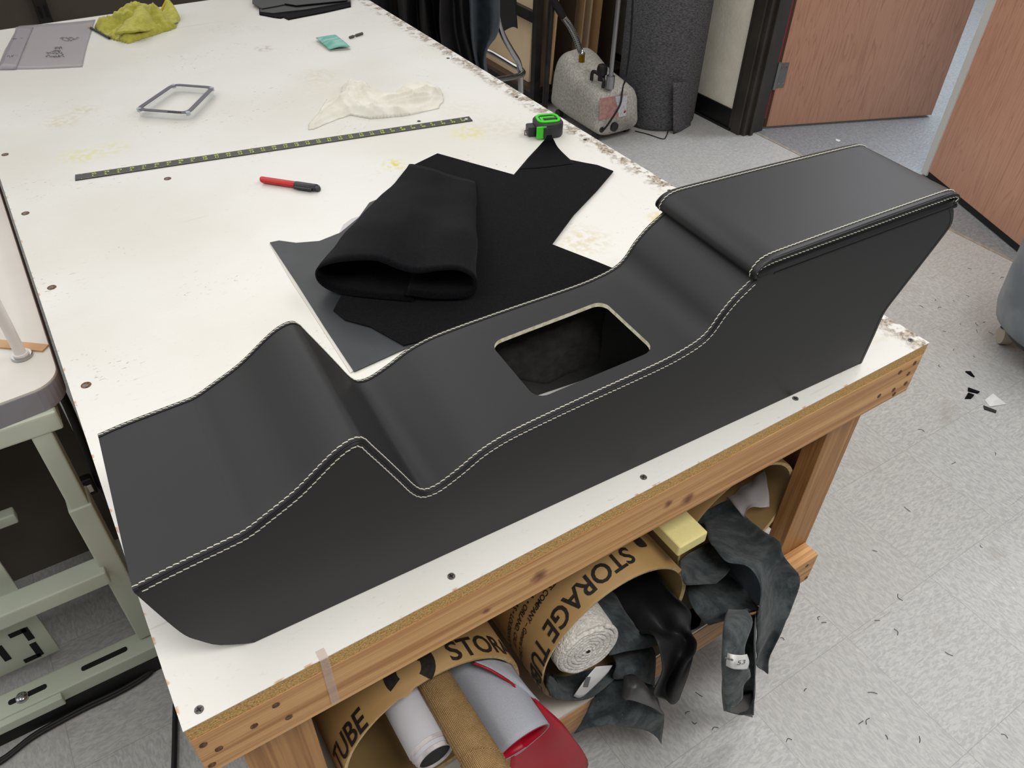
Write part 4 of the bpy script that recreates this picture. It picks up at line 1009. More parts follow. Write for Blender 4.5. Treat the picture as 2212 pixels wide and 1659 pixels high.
obj('label_sheet', sheet(yrows([[(1287, 1440, -.008), (1305, 1438, -.008), (1323, 1437, -.006)], [(1262, 1470, -.016), (1280, 1470, -.018), (1308, 1458, -.016)], [(1239, 1503, -.014), (1250, 1507, -.017), (1262, 1502, -.018)]]), 4, 4, .0006), m_paper, pl, smooth=True)
obj('barcode', sheet(yrows([[(1266, 1462, -.0185), (1276, 1462, -.0195)], [(1260, 1484, -.0185), (1270, 1484, -.0195)]]), 2, 2, .0004), m_bar, pl)
drape('black_scrap', 'small black leather scrap curled at the left lip of the middle tube', [
    [(1180, 1452, .02), (1190, 1455, .03), (1204, 1465, .02)], [(1180, 1480, .008), (1192, 1485, .012), (1207, 1486, .006)], [(1186, 1500, .002), (1196, 1508, .0), (1206, 1498, .0)]], m_blackv, 'leather', wob=.001, inside=1)
# ---- contents of the right tube
pbg = [[(1575, 1075, .20), (1618, 1040, .22), (1650, 1016, .20)], [(1585, 1090, .15), (1622, 1062, .17), (1657, 1045, .15)], [(1598, 1106, .13), (1632, 1086, .12), (1660, 1072, .13)], [(1609, 1117, .12), (1630, 1098, .11), (1662, 1095, .12)]]
drape('plastic_bag', 'crinkled clear plastic bag inside the right storage tube', pbg, m_film, 'bag', thick=.0006, wob=.012, wsc=30, nu=6, nv=6, inside=2)
drape('large_hide', 'large grey-green suede hide hanging from the right storage tube to the floor side', [
    [(1490, 1120, .35), (1530, 1098, .38), (1574, 1080, .35)], [(1517, 1135, .16), (1562, 1110, .19), (1605, 1112, .16)], [(1536, 1176, .05), (1596, 1148, .09), (1648, 1148, .05)], [(1566, 1212, .0), (1628, 1185, .03), (1684, 1170, .0)],
    [(1612, 1228, -.03), (1662, 1210, -.02), (1693, 1200, -.03)], [(1636, 1262, -.06), (1676, 1248, -.03), (1729, 1254, -.055)], [(1642, 1318, -.085), (1676, 1316, -.06), (1707, 1318, -.07)], [(1634, 1365, -.09), (1664, 1366, -.07), (1692, 1356, -.08)],
    [(1630, 1412, -.092), (1648, 1418, -.08), (1662, 1417, -.088)], [(1640, 1442, -.09), (1651, 1450, -.082), (1659, 1456, -.09)]], m_suede, seed=11, wob=.010, wsc=13, group=GH, inside=2)
drape('suede_flap', 'flat dark suede flap lying under the yellow foam block', [
    [(1467, 1213, .06), (1500, 1190, .09), (1537, 1172, .08)], [(1470, 1238, .02), (1510, 1212, .05), (1556, 1200, .04)], [(1474, 1258, .0), (1520, 1245, .015), (1577, 1229, .008)], [(1480, 1267, -.01), (1510, 1266, -.012), (1546, 1262, -.016)]], m_suede, seed=12, group=GH)
drape('suede_fold', 'folded dark suede over the shelf edge between middle and right tubes', [
    [(1478, 1262, .06), (1525, 1245, .07), (1576, 1229, .05)], [(1485, 1285, .01), (1540, 1268, .03), (1600, 1258, .01)], [(1497, 1315, -.015), (1560, 1298, -.01), (1625, 1298, -.035)], [(1518, 1340, -.02), (1578, 1325, -.04), (1640, 1318, -.06)], [(1532, 1350, -.022), (1572, 1338, -.04), (1612, 1316, -.065)]], m_suede, seed=13, group=GH)
drape('navy_hide', 'dark navy hide in the gap behind the large hide and the suede fold', [[(1560, 1205, .05), (1606, 1200, .04), (1655, 1205, .02)], [(1575, 1238, .02), (1620, 1232, .02), (1658, 1240, .0)], [(1600, 1268, .0), (1628, 1262, .0), (1655, 1272, -.015)], [(1625, 1310, -.03), (1638, 1308, -.03), (1652, 1310, -.035)]], m_cloth_bl, seed=15, group=GH)
# hide rolled with the tag
rows = []
for (v, uL, uR, uF, yy) in ((1318, 1574, 1632, 1612, -.045), (1345, 1567, 1630, 1625, -.085), (1400, 1563, 1629, 1606, -.115), (1430, 1562, 1629, 1613, -.125), (1460, 1563, 1628, 1620, -.13), (1480, 1563, 1628, 1606, -.133), (1510, 1564, 1627, 1600, -.136), (1535, 1566, 1626, 1574, -.139)):
    sl = (uR-uL); 
    rows.append([(uR, v+10*(v > 1500), yy-.012), (uR-1, v+8, yy+.006), ((uL+uR)/2, v+9, yy+.016), (uL+2, v+2, yy+.006), (uL, v, yy-.012), (uL+3, v, yy-.024), (uL+(uF-uL)*.5, v, yy-.03), (uF, v, yy-.03)])
tg = thing('tagged_hide', Y(1595, 1440, -.1), 'rolled dark suede hanging straight down, wrapped with a white 53 tag', 'hide')
obj('hide_roll', sheet(yrows(rows), 4, 5, .0018, .002, 16, 3), m_suede, tg, smooth=True)
rows = [[(1566+k*2, 1500+k*12, -.128), (1596, 1502+k*13, -.122), (1625, 1495+k*18, -.128)] for k in range(4)]
obj('smooth_inside', sheet(yrows(rows), 4, 4, .0012), m_hidesm, tg, smooth=True, label='smooth grey inner face')
ptag = thing('paper_tag', Y(1590, 1420, -.16), 'white paper strip with pencilled 53 round the hanging rolled hide', 'label')
obj('strip', sheet(yrows([[(1561, 1406, -.132), (1580, 1413, -.155), (1600, 1415, -.158), (1613, 1413, -.158)], [(1561, 1420, -.14), (1582, 1428, -.162), (1602, 1431, -.165), (1618, 1430, -.165)], [(1562, 1434, -.145), (1582, 1444, -.166), (1602, 1446, -.169), (1614, 1445, -.169)]]), 4, 4, .0006), m_paper, ptag, smooth=True)
bm = BM(); q0 = Y(1591, 1437, -.171); qx = (Y(1609, 1434, -.1715)-q0)
s_w = text_width('53', 1)
letter_bm(bm, '53', 1, lambda c: q0+qx*(c.x/s_w)+Vector((-.004, -.0004, qx.length*.95))*(c.y/.72)*.62)
obj('pencil_number', bm, m_bar, ptag)
bm = BM()
for k in range(3):
    a_, b_ = Y(1567+k*6, 1421+k*1.8, -.153-.005*k), Y(1571+k*6, 1422.5+k*1.8, -.156-.005*k); tube(bm, [a_, b_], .0016, 4)
obj('printed_code', bm, m_bar, ptag)
# foam block
fb = BM(); box(fb, .715, .775, .002, .17, .5725, .597, .004)
tag(obj('foam_block', fb, m_foam), 'pale yellow foam block resting on the tops of the storage tubes', 'foam')
# black crumpled scrap on shelf
drape('black_felt_scrap', 'black scrap on the white shelf between the drooping vinyl and suede fold', [[(1480, 1325, .06), (1495, 1315, .08), (1508, 1318, .06)], [(1475, 1345, .02), (1495, 1338, .05), (1514, 1338, .02)], [(1478, 1358, .005), (1496, 1360, .01), (1510, 1350, .005)]], m_felt, 'fabric', wob=.004)

# ================================================================ SEWING TABLE AT THE LEFT
st = thing('sewing_table', (-.35, 1.0, 0), 'white-topped sewing machine table on grey-green steel stand, at left of work table', 'table')
zt = .768
q = [(-.012, 1.9), (-.9, 1.9), (-.9, .685)]
cr = []
for k in range(9):
    a = math.radians(-90+90*k/8); cr.append((-.058+.046*math.cos(a), .725+.046*math.sin(a)))
tp_ = [(-.9, .66)]+[(x, y) for x, y in cr]+[(-.012, 1.9), (-.9, 1.9)]
tp_[0] = (-.9, .60)
cr0 = cr[0]
obj('machine_top', prism(tp_, zt-.004, zt), m_wtop, st)
obj('edge_band', prism([(x*1.0+.0008 if x > -.8 else x, y-.0012 if y < 1 else y) for x, y in tp_], zt-.044, zt-.0042), m_wedge, st)
gx = [(-.075, .70)]
boxobj('post', m_green, st, -.085, -.054, .675, .72, .34, zt-.06, bev=.004)
boxobj('lower_post', m_green, st, -.089, -.05, .671, .724, .085, .505, bev=.004)
boxobj('top_bracket', m_green, st, -.5, -.035, .672, .76, zt-.085, zt-.0445, bev=.006)
tfr = lambda c: c
boxobj('stretcher', m_green, st, -.62, -.08, .655, .702, .305, .342, bev=.005)
foot = boxobj('foot_bar', m_green, st, -.75, -.05, .644, .698, .042, .08, bev=.005)
bm = BM()
q = rrect(-.205, -.115, .664, .676, .005, 5); prism(q, .0795, .0808, bm); obj('slot', bm, m_greenhole, foot); bm = BM(); q = rrect(-.34, -.27, .664, .676, .005, 5); prism(q, .0795, .0808, bm); obj('slot', bm, m_greenhole, foot)
bm = BM(); lathe(bm, [(.0125, .08), (.0125, .083), (.009, .0875), (.003, .089)], (-.315, .668, 0), 20); obj('bolt', bm, m_chrome, foot, smooth=True)
bm = BM(); box(bm, -.75, -.25, .63, .645, .05, .075, .003); obj('foot_clip', bm, m_green, foot)
boxobj('foot_shade', m_rubber, st, -.75, -.052, .642, .66, .0, .042)  # black strip put in for the shadow under the foot bar
pan = boxobj('slotted_plate', m_green, st, -.5, -.232, .735, .742, .085, .52, bev=.002)
for (cx_, cz_, w, h) in ((-.27, .45, .012, .035), (-.27, .39, .012, .035), (-.27, .26, .012, .04), (-.285, .235, .03, .012), (-.275, .19, .03, .012), (-.262, .175, .012, .04), (-.265, .12, .012, .045), (-.28, .10, .03, .012), (-.315, .15, .012, .05), (-.33, .45, .012, .05), (-.33, .37, .012, .05)):
    boxobj('slot', m_greenhole, pan, cx_-w/2, cx_+w/2, .7335, .736, cz_-h/2, cz_+h/2)
bm = BM(); tube(bm, spline([(-.30, .80, .70), (-.27, .82, .56), (-.235, .83, .44), (-.215, .83, .40)], 6), .006, 8); box(bm, -.225, -.19, .82, .845, .385, .41, .004); obj('treadle_rod', bm, m_green, st, smooth=True)
boxobj('under_panel', m_wallback, st, -.55, -.06, 1.05, 1.07, .0, .724)
bm = BM(); box(bm, -.42, -.16, .86, 1.02, .60, .70, .02); obj('motor', bm, m_greypl, st)
# thread stand pole with flange
tpole = thing('thread_stand', (-.053, .787, zt), 'white round pole with chrome flange standing on the sewing table', 'stand')
c = Z(48, 770, zt)
pp0, pp1 = Vector((c.x, c.y, zt)), Y(-2, 640, c.y)+Vector((0, 0, 0))
dirp = (pp1-pp0); dirp = Vector((0, 0, dirp.z)); 
bm = BM(); cyl(bm, Vector((c.x, c.y, zt+.001)), Vector((c.x, c.y, zt+.005)), .0165, .0155, 28); obj('flange', bm, m_chrome, tpole, smooth=True, angle=.6)
bm = BM(); cyl(bm, Vector((c.x, c.y, zt+.005)), Vector((c.x, c.y, zt+.009)), .012, seg=24); obj('collar', bm, m_white_pl, tpole, smooth=True, angle=.6)
bm = BM(); cyl(bm, Vector((c.x, c.y, zt+.009)), Vector((c.x, c.y, zt+.6)), .0088, seg=20); obj('pole', bm, m_white_pl, tpole, smooth=True, angle=.6)
tsq = [Z(u, v, zt+.001) for u, v in [(-40, 725), (0, 735), (106, 746), (92, 760), (0, 752), (-40, 742)]]
tag(obj('wood_strip', prism(tsq, zt+.0004, zt+.003), m_tan), 'thin tan wood strip lying behind the white pole on sewing table', 'strip')
# cords
cp = [Z(*p, .006) for p in [(-60, 1672), (0, 1648), (60, 1602), (100, 1577), (180, 1534), (250, 1501), (310, 1466), (336, 1440), (345, 1415), (350, 1380)]]
bm = BM(); tube(bm, spline(cp, 6), .0045, 8); tube(bm, [p+Vector((.005, .006, .001)) for p in spline(cp, 6)], .0045, 8)
tag(obj('power_cord', bm, m_rubber, smooth=True), 'black twin power cord lying across the floor tiles below sewing table', 'cord')
bm = BM(); tube(bm, spline([Z(379, 1520, .006), Z(378, 1560, .006), Z(377, 1610, .006), Z(375, 1680, .006)], 6), .0055, 8)
tag(obj('floor_cable', bm, m_rubber, smooth=True), 'single black cable on the floor beside the front left table corner', 'cable')
hc = [Vector((-.035, .86, .69)), Vector((-.03, .84, .6)), Vector((-.035, .80, .45)), Vector((-.03, .76, .33)), Vector((-.03, .74, .2)), Vector((-.02, .8, .01))]
vc = thing('hanging_cable', (-.03, .78, .005), 'black cable hanging between the sewing table post and the work table', 'cable')
bm = BM(); tube(bm, spline(hc, 6), .0075, 8); obj('cable', bm, m_rubber, vc, smooth=True)
bm = BM(); p = Y(190, 1046, .79); box(bm, p.x-.011, p.x+.011, p.y-.012, p.y+.008, p.z-.022, p.z+.022, .006); sw = obj('switch_body', bm, m_rubber, vc)
bm = BM(); box(bm, p.x-.006, p.x+.006, p.y-.0155, p.y-.0115, p.z-.009, p.z+.009, .002); obj('switch_button', bm, m_white_pl, vc, label='white button')

# ================================================================ BACKGROUND
# steamer
sm = thing('garment_steamer', (2.45, 2.47, 0), 'speckled grey garment steamer on small castors by the carpet roll', 'steamer')
def sq(a, w, h, e=4.2):
    c, s_ = math.cos(a), math.sin(a); return (math.copysign(abs(c)**(2/e), c)*w, math.copysign(abs(s_)**(2/e), s_)*h)
bm = BM(); SX = 2.452
st_ = [(2.262, .105, .19, .5), (2.268, .118, .222, 1), (2.285, .123, .238, 1), (2.33, .124, .249, 1), (2.42, .124, .262, 1), (2.50, .124, .282, 1), (2.56, .122, .310, 1), (2.60, .118, .318, 1), (2.64, .110, .300, 1), (2.66, .10, .26, 1)]
rows = []
for (y, w, top_, _) in st_:
    z0 = .035; rw = []
    for k in range(40):
        a = 2*PI*k/40; px_, pz_ = sq(a, w, (top_-z0)/2, 4.0 if True else 2)
        zz = (z0+top_)/2+pz_
        flare = 1+.22*max(0, 1-(zz-z0)/.08)**1.5
        tz = max(0, (zz-.12)/(top_-.12)) if top_ > .12 else 0
        rw.append(bm.verts.new((SX+px_*flare*(1-.10*tz), y-.012*max(0, 1-(zz-z0)/.08)*(1 if y < 2.3 else 0), zz-.015*abs(px_/w)**2*tz)))
    rows.append(rw)
for a, c in zip(rows, rows[1:]):
    for k in range(40): bm.faces.new((a[k], a[(k+1) % 40], c[(k+1) % 40], c[k]))
bm.faces.new(rows[0]); bm.faces.new(rows[-1])
obj('steamer_body', bm, m_steamer, sm, smooth=True)
yfz = lambda u, v: Y(u, v, 2.257)
bm = BM(); q = [yfz(1295, 212), yfz(1356, 204), yfz(1353, 251), yfz(1294, 259)]
bm.faces.new([bm.verts.new(p+Vector((0, -.001, 0))) for p in q]); lbp = obj('rating_label', bm, M('label_red', 'b98c88', 'a87a76', 60, rough=.6), sm, label='faded red and white label')
bm = BM(); q = [yfz(1328, 208.5), yfz(1355, 205), yfz(1352, 250), yfz(1336, 253), yfz(1334, 232)]
bm.faces.new([bm.verts.new(p+Vector((0, -.0018, 0))) for p in q]); obj('white_field', bm, M('label_white', 'd0d2d8', 'b4b6bc', 120, rough=.6), lbp)
bm = BM(); p = yfz(1349, 241); cyl(bm, p+Vector((0, -.0028, 0)), p, .0065, seg=14); obj('red_dot', bm, m_redtrim, lbp)
bm = BM(); p = yfz(1325, 273); cyl(bm, p+Vector((0, -.012, 0)), p+Vector((0, .01, 0)), .021, .024, 24); obj('round_knob', bm, m_blackpl, sm, smooth=True, angle=.6)
bm = BM(); p = yfz(1299, 280); cyl(bm, p+Vector((0, -.006, 0)), p+Vector((0, .01, 0)), .013, .016, 16); obj('cord_grommet', bm, m_greypl, sm, smooth=True, angle=.6)
bm = BM(); tube(bm, spline([yfz(1299, 281)+Vector((0, -.01, 0)), yfz(1310, 262)+Vector((0, -.02, 0)), yfz(1332, 222)+Vector((0, -.025, .0)), Y(1345, 190, 2.28), Y(1352, 165, 2.33), Y(1362, 90, 2.3), Y(1368, -20, 2.25)], 6), .0045, 8); obj('steamer_cord', bm, m_rubber, sm, smooth=True)
bm = BM(); ha, hc_ = Z(1278, 168, .262), Z(1303, 184, .255); mid = ha.lerp(hc_, .5)
tube(bm, spline([ha-Vector((0, 0, .01)), ha+Vector((0, -.002, .022)), ha.lerp(hc_, .2)+Vector((0, 0, .034)), ha.lerp(hc_, .6)+Vector((0, 0, .034)), hc_+Vector((0, 0, .022)), hc_-Vector((0, 0, .01))], 5), .0085, 10); obj('carry_handle', bm, m_blackpl, sm, smooth=True)
p = Z(1299, 172, .272)+Vector((0, 0, .022)); bm = BM(); lathe(bm, [(.017, -.025), (.017, .0), (.024, .004), (.0245, .03), (.02, .043), (.008, .048)], p, 20); obj('filler_cap', bm, m_blackpl, sm, smooth=True, angle=.7)
p = Z(1317, 188, .250)-Vector((0, 0, .004))
bm = BM(); cyl(bm, p, p+Vector((0, 0, .055)), .0195, seg=20); obj('pole_socket', bm, m_alu, sm, smooth=True, angle=.6)
bm = BM(); cyl(bm, p+Vector((0, 0, .05)), p+Vector((0, 0, 1.3)), .0105, seg=16); obj('steam_pole', bm, m_alu, sm, smooth=True, angle=.6)
hb = Z(1257, 124, .328)
bm = BM(); cyl(bm, hb-Vector((0, 0, .02)), hb+Vector((0, 0, .022)), .016, .015, 6); obj('hose_nut', bm, m_brass, sm)
hy = hb.y; hs = [hb+Vector((0, 0, .02)), Y(1253, 108, hy), Y(1243, 80, hy), Y(1230, 55, hy), Y(1216, 36, hy)]
bm = BM(); pts = spline(hs, 14); tube(bm, pts, [.0125+.0018*(i % 2) for i in range(len(pts))], 12); obj('hose_sleeve', bm, m_chrome, sm, smooth=False)
bm = BM(); tube(bm, spline([Y(1216, 36, hy), Y(1208, 22, hy), Y(1200, 8, hy), Y(1192, -15, hy), Y(1180, -60, hy)], 6), .0165, 12); obj('hose', bm, m_rubber, sm, smooth=True)
bm = BM(); q0 = Z(1295, 187, .255)
for k in range(20):
    pass
bm.free()
for (x, y) in ((2.36, 2.30), (2.54, 2.30), (2.36, 2.60), (2.54, 2.60)):
    bm = BM(); cyl(bm, (x-.01, y, .02), (x+.01, y, .02), .02, seg=14); obj('castor', bm, m_greypl, sm)
# carpet roll standing on end
cr_ = thing('carpet_roll', (2.8, 2.34, 0), 'tall dark heather-grey carpet roll standing on end by the cream wall', 'carpet')
bm = BM(); seg = 40
def rad(a): return .195*(1+.02*math.sin(3*a+1)+.015*math.cos(5*a))
V = [[bm.verts.new((2.79+rad(2*PI*k/seg)*s*math.cos(2*PI*k/seg)+.0*z, 2.37+rad(2*PI*k/seg)*s*math.sin(2*PI*k/seg), z)) for k in range(seg)] for z, s in ((.002, .95), (.02, 1.0), (.6, 1.0), (1.7, 1.0))]
for a, c in zip(V, V[1:]):
    for k in range(seg): bm.faces.new((a[k], a[(k+1) % seg], c[(k+1) % seg], c[k]))
bm.faces.new(V[0]); bm.faces.new(V[-1]); obj('rolled_pile', bm, m_carpet, cr_, smooth=True, angle=.8)
bm = sheet([[Y(1455, v, 2.155) , Y(1470, v, 2.162), Y(1492, v-4, 2.19)] for v in (290, 230, 178)], 4, 4, .004); obj('loose_flap', bm, m_carpet, cr_, smooth=True)
bm = BM(); tube(bm, spline([Z(1372, 283, .003), Z(1400, 290, .003), Z(1432, 300, .003), Z(1440, 292, .004), Z(1443, 283, .01)], 5), .0025, 6); obj('loose_binding', bm, m_rubber, cr_, smooth=True)
# black steel rack with sheets
rk = thing('sheet_rack', (2.6, 3.3, 0), 'black steel rack with stained wood shelf behind the steamer', 'rack')
pxr = 2.318; pyr = 2.76
for (x, y) in ((pxr, pyr), (2.93, pyr), (pxr, 3.9), (2.93, 3.9)): boxobj('upright', m_black_st, rk, x-.018, x+.018, y-.018, y+.018, 0, 1.5, bev=.002)
boxobj('shelf_board', m_shelfw, rk, pxr-.016, 2.94, pyr+.02, 3.92, .072, .092)
boxobj('front_rail', m_black_st, rk, pxr, 2.93, pyr-.01, pyr+.018, .03, .071, bev=.002)
boxobj('side_rail', m_black_st, rk, pxr-.012, pxr+.012, pyr+.018, 3.9, .405, .455, bev=.002)
boxobj('side_rail', m_black_st, rk, pxr-.012, pxr+.012, pyr+.018, 3.9, .03, .071, bev=.002)
GB = 'flat sheets stored upright in the steel rack'
for (x, th, y0, y1, lean, h, mt, nm, lb) in ((2.345, .012, 2.86, 3.86, .03, 1.3, m_board2, 'plywood_sheet', 'pale plywood sheet upright in rack, nearest the black hides'), (2.40, .006, 2.80, 3.8, .045, 1.4, m_board3, 'dark_panel', 'thin dark panel upright in rack, just right of black steel post'),
        (2.425, .008, 2.78, 3.7, .05, 1.4, m_board, 'cardboard_sheet', 'tan cardboard sheet upright in rack, behind the dark steam hose'), (2.555, .012, 2.80, 3.8, .05, 1.3, m_board3, 'dark_panel', 'dark brown board upright in rack, behind the steamer hump'),
        (2.60, .008, 2.79, 3.6, .04, 1.35, m_board, 'cardboard_sheet', 'narrow-edged tan cardboard sheet left of the steamer pole'), (2.65, .012, 2.8, 3.7, .04, 1.3, m_board2, 'plywood_sheet', 'pale plywood sheet with brown edges behind the steamer pole'),
        (2.70, .010, 2.78, 3.6, .03, 1.3, m_board, 'cardboard_sheet', 'wide tan cardboard sheet directly behind the steamer pole'), (2.80, .02, 2.80, 3.6, .02, 1.3, m_board3, 'dark_panel', 'dark board upright in rack beside the carpet roll')):
    bm = BM(); box(bm, x, x+th, y0, y1, .0925, h, .001, tf=lambda c, lean=lean: Vector((c.x+lean*(c.z-.09), c.y, c.z)))
    tag(obj(nm, bm, mt), lb, 'board', GB)
# chrome stool frame
cs = thing('chrome_stool', (1.95, 2.6, 0), 'bent chrome tube stool frame standing beside the hanging black hides', 'stool')
yy_ = 2.42
bm = BM(); tube(bm, spline([Y(1073, -60, yy_), Y(1073, 6, yy_), Y(1076, 40, yy_), Y(1086, 75, yy_), Y(1104, 108, yy_), Y(1119, 133, yy_), Y(1124, 155, yy_), Y(1125, 180, yy_), Y(1125, 215, yy_), Vector((Y(1125, 215, yy_).x, yy_, .015))], 6), .0125, 12); obj('leg', bm, m_chrome, cs, smooth=True)
q = [Y(1030, 181, yy_-.14), Y(1075, 172, yy_-.08), Y(1115, 165, yy_-.03), Y(1130, 159, yy_-.01), Y(1126, 151, yy_+.02), Y(1110, 142, yy_+.07), Y(1080, 124, yy_+.17), Y(1052, 110, yy_+.26), Y(1020, 108, yy_+.32)]
bm = BM(); tube(bm, spline(q, 6), .0115, 12); obj('foot_ring', bm, m_chrome, cs, smooth=True)
lx = Y(1040, 115, yy_+.3)
bm = BM(); tube(bm, [lx+Vector((-.06, .02, .35)), Vector((lx.x-.03, lx.y+.02, .015))], .0125, 10); obj('leg', bm, m_chrome, cs, smooth=True)
# hanging hides
GK = 'dark hides hung beyond the right edge of the table'
for (px, y, mt, lb, sd) in (
    ([(770, 868), (775, 872), (780, 876)], 2.75, m_cloth_dk, 'black hide hanging furthest back, nearest the far table corner', 1),
    ([(862, 912), (866, 918), (872, 935)], 2.60, m_cloth_gy, 'charcoal hide with a thin pale edge, second from the far table corner', 2),
    ([(905, 958), (912, 966), (930, 985)], 2.52, m_cloth_dk, 'pitch black hide hanging between the two charcoal hides', 3),
    ([(950, 1010), (952, 1018), (960, 1036)], 2.38, m_cloth_gy, 'broad charcoal hide hanging left of the navy suede', 4),
    ([(1005, 1030), (1012, 1040), (1030, 1050)], 2.44, m_cloth_dk, 'narrow black hide between charcoal hide and navy suede', 6),
    ([(1012, 1078), (1018, 1075), (1028, 1050)], 2.34, m_cloth_bl, 'navy blue suede hide hanging beside the chrome stool', 5)):
    (a0, b0), (a1, b1), (a2, b2) = px
    rows = []
    for (v, l_, r_) in ((-170, a0-8, b0-4), (-60, a0-3, b0), (0, a0, b0), (70, a1, b1), (130, a2, b2), (215, a2+14, b2+8)):
        rows.append([Y(l_+(r_-l_)*k/4, v+(-12 if (sd == 5 and k == 4 and v > 100) else 0), y+.035*math.sin(k*2.1+sd)) for k in range(5)])
    rows = [[Vector((p.x, p.y, max(p.z, .04+.0*k))) for k, p in enumerate(r)] for r in rows]
    tag(obj('hanging_leather', sheet(rows, 4, 4, .003, .01, 5, sd), mt, smooth=True), lb, 'leather', GK)
zy = 2.47
rows = [[Y(1076, -120, zy), Y(1095, -120, zy), Y(1116, -120, zy)], [Y(1076, 0, zy), Y(1096, 0, zy), Y(1115, 0, zy)], [Y(1080, 40, zy), Y(1097, 40, zy), Y(1116, 35, zy)], [Y(1086, 68, zy), Y(1106, 58, zy), Y(1118, 62, zy)]]
tag(obj('hanging_leather', sheet(rows, 4, 4, .003, .002, 5, 3), m_cloth_dk, smooth=True), 'black hide end with a zigzag cut, hanging behind the chrome stool leg', 'leather', GK)
# bar they hang on
hr = thing('hide_rail', (1.75, 2.6, 0), 'dark steel rail the hides hang from beyond the table', 'rail')
bm = BM(); cyl(bm, (1.1, 2.62, 1.62), (2.2, 2.437, 1.62), .016, seg=12); obj('rail_bar', bm, m_black_st, hr)
for x, y in ((1.38, 2.575), (2.2, 2.437)):
    bm = BM(); cyl(bm, (x, y+.07, 0), (x, y+.02, 1.62), .014, seg=10); obj('rail_post', bm, m_black_st, hr)
# slotted shelf standard against the back wall
bm = BM(); p0 = Y(84, 40, 3.98); p1 = Y(112, 40, 3.98); box(bm, p0.x, p1.x, 3.955, 3.999, .0, 1.5, .002); ss = obj('shelf_standard', bm, m_black_st)
tag(ss, 'black slotted steel upright on the shade-darkened back wall', 'upright')
for k in range(10):
    for dx in (.25, .75):
        xx = p0.x+(p1.x-p0.x)*dx; boxobj('slot', m_greenhole, ss, xx-.006, xx+.006, 3.952, 3.956, .3+k*.11, .35+k*.11)
# grey bin on castors at the right
bc = Z(2176, 668, .2)+Vector((.8418, -.5395, 0))*.21
bn = thing('waste_bin', (bc.x, bc.y, 0), 'round grey plastic bin on beige castors at the right edge', 'bin')
bm = BM(); lathe(bm, [(.12, .105), (.17, .11), (.195, .13), (.207, .17), (.215, .30), (.225, .62), (.235, .64), (.235, .66), (.22, .66), (.21, .3), (.15, .13), (.01, .125)], (bc.x, bc.y, 0), 48); obj('bin_body', bm, m_bin, bn, smooth=True, angle=.9)
bm = BM(); lathe(bm, [(.05, .085), (.15, .085), (.15, .104), (.05, .104)], (bc.x, bc.y, 0), 36); obj('dolly', bm, m_greypl, bn, smooth=True, angle=.6)
for k in range(4):
    a = math.radians(195+90*k); cx_, cy_ = bc.x+.135*math.cos(a), bc.y+.135*math.sin(a)
    bm = BM(); cyl(bm, (cx_-.011, cy_+.01, .03), (cx_+.011, cy_-.01, .03), .03, seg=20); w = obj('castor', bm, m_beige, bn, smooth=True, angle=.6)
    bm = BM(); box(bm, cx_-.02, cx_+.02, cy_-.02, cy_+.02, .055, .085, .006); obj('castor_fork', bm, m_greypl, w)
# floor scraps
for px, mt, lb in (([(2085, 803), (2096, 803), (2105, 815), (2098, 812)], m_felt, 'black leather scrap shaped like a triangle, furthest from the table leg'), ([(2091, 838), (2116, 847), (2112, 850), (2091, 845)], m_felt, 'thin black leather sliver above the other small scraps'),
                   ([(2084, 861), (2091, 849), (2104, 854), (2098, 861)], m_felt, 'black wedge scrap left of the white paper scrap'), ([(2124, 877), (2152, 888), (2151, 892), (2126, 884)], m_greypl, 'dark grey strip scrap just below the white paper scrap')):
    tag(obj('leather_scrap', prism([Z(u, v, .002) for u, v in px], .0005, .005), mt), lb, 'scrap', 'leather scraps on the floor')
tag(obj('paper_scrap', prism([Z(u, v, .002) for u, v in [(2127, 864), (2145, 850), (2174, 873), (2138, 878)]], .0005, .0025), m_paper), 'white paper scrap on the floor among black scraps', 'paper')
tag(obj('paper_scrap', prism([Z(u, v, .002) for u, v in [(1806, 300), (1816, 303), (1812, 306), (1805, 303)]], .0005, .0025), m_paper), 'tiny white paper scrap on the floor before the first door', 'paper')
random.seed(21)
clp = [(2110, 700), (2145, 590), (2095, 580), (2060, 650), (2020, 648), (2090, 640), (2030, 665), (2075, 700), (2125, 695), (2040, 715), (2110, 715), (2060, 755), (2105, 770), (2140, 720), (2165, 600), (1990, 662), (2030, 790), (1945, 1290), (1895, 1340), (1885, 1497), (1740, 1490), (1860, 1560), (1875, 1558), (1986, 1597), (1915, 1592), (1780, 1345), (1690, 1380), (2050, 1412), (1935, 1365), (1705, 1600), (1545, 1575), (1485, 1540), (1500, 1560), (1510, 1500), (1475, 1400), (2170, 1590), (1770, 1335), (2060, 1000), (1960, 1100), (2120, 1180), (1990, 930), (2150, 980), (1890, 1190)]
for (u, v) in clp:
    p = Z(u, v, .0015); a = random.uniform(0, 6.28); l_ = random.uniform(.008, .02); d = Vector((math.cos(a), math.sin(a), 0)); e = Vector((-d.y, d.x, 0))*l_*random.uniform(-.4, .4)
    bm = BM(); tube(bm, spline([p-d*l_*.5, p+e, p+d*l_*.5], 4), .0006, 5)
    tag(obj('thread_clipping', bm, m_clip), 'short dark thread clipping lying on the grey floor tiles', 'thread', 'thread clippings on the floor')

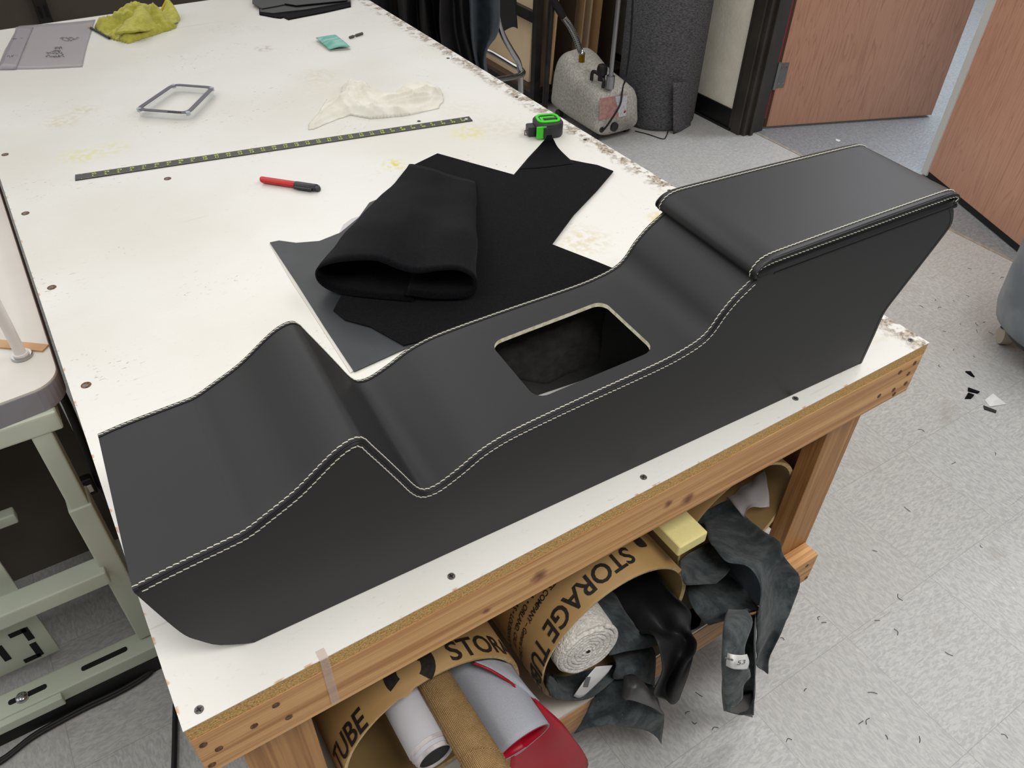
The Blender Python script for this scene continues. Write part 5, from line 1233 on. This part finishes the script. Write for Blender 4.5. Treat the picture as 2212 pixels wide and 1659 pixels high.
# ================================================================ LIGHT
def area(name, loc, sx_, sy_, power, rot=(0, 0, 0), col=(1, .985, .955)):
    l = bpy.data.lights.new(name, 'AREA'); l.shape = 'RECTANGLE'; l.size = sx_; l.size_y = sy_; l.energy = power; l.color = col
    o = bpy.data.objects.new(name, l); COL.objects.link(o); o.location = loc; o.rotation_euler = rot; return o
area('ceiling_and_fill_panel', (2.5, .3, 2.75), .6, 1.2, 26)
area('ceiling_and_fill_panel', (1.2, 3.3, 2.75), 1.2, .6, 8)
area('ceiling_and_fill_panel', (.6, -1.0, 2.75), 1.2, .6, 40)
area('ceiling_and_fill_panel', (-1.4, .0, 2.75), .6, 1.2, 15)  # fill light added to brighten the stand and the left floor
area('daylight', (5.2, 1.4, 2.6), 1.5, 2.0, 120, (0, math.radians(20), 0), (.82, .9, 1))
# light bounced about the white-ceilinged workshop: bright overhead and down the room, dim near the floor and behind the bench
w = bpy.data.worlds.new('room_light'); SC.world = w; w.use_nodes = True
wt = NT(w); bg = wt.n['Background']
tc = wt.new('ShaderNodeTexCoord'); sp = wt.new('ShaderNodeSeparateXYZ'); wt.link(tc.outputs['Generated'], sp.inputs[0])
up = wt.ramp(sp.outputs['Z'], .0, .7)
fwd = wt.ramp(sp.outputs['Y'], -.7, .3)
far = wt.math('MULTIPLY', wt.ramp(wt.math('SUBTRACT', sp.outputs['Y'], wt.math('MULTIPLY', sp.outputs['X'], .75)), .1, .6), up)
e = wt.math('ADD', wt.math('MULTIPLY', up, .10), wt.math('ADD', .07, wt.math('MULTIPLY', fwd, .30)))
wt.link(wt.math('ADD', e, wt.math('MULTIPLY', far, 1.05)), bg.inputs[1])
bg.inputs[0].default_value = (1, .985, .965, 1)

# ================================================================ CAMERA
cam = bpy.data.cameras.new('camera'); cam.sensor_fit = 'HORIZONTAL'; cam.sensor_width = 36; cam.lens = F/2212*36; cam.clip_start = .02
co = bpy.data.objects.new('camera', cam); COL.objects.link(co); SC.camera = co
mw = Matrix.Identity(4)
for i in range(3):
    mw[i][0] = RM[0][i]; mw[i][1] = -RM[1][i]; mw[i][2] = -RM[2][i]; mw[i][3] = CAM[i]
co.matrix_world = mw
SC.view_settings.view_transform = 'Standard'; SC.view_settings.look = 'None'; SC.view_settings.exposure = 0; SC.view_settings.gamma = 1; SC.view_settings.use_curve_mapping = False
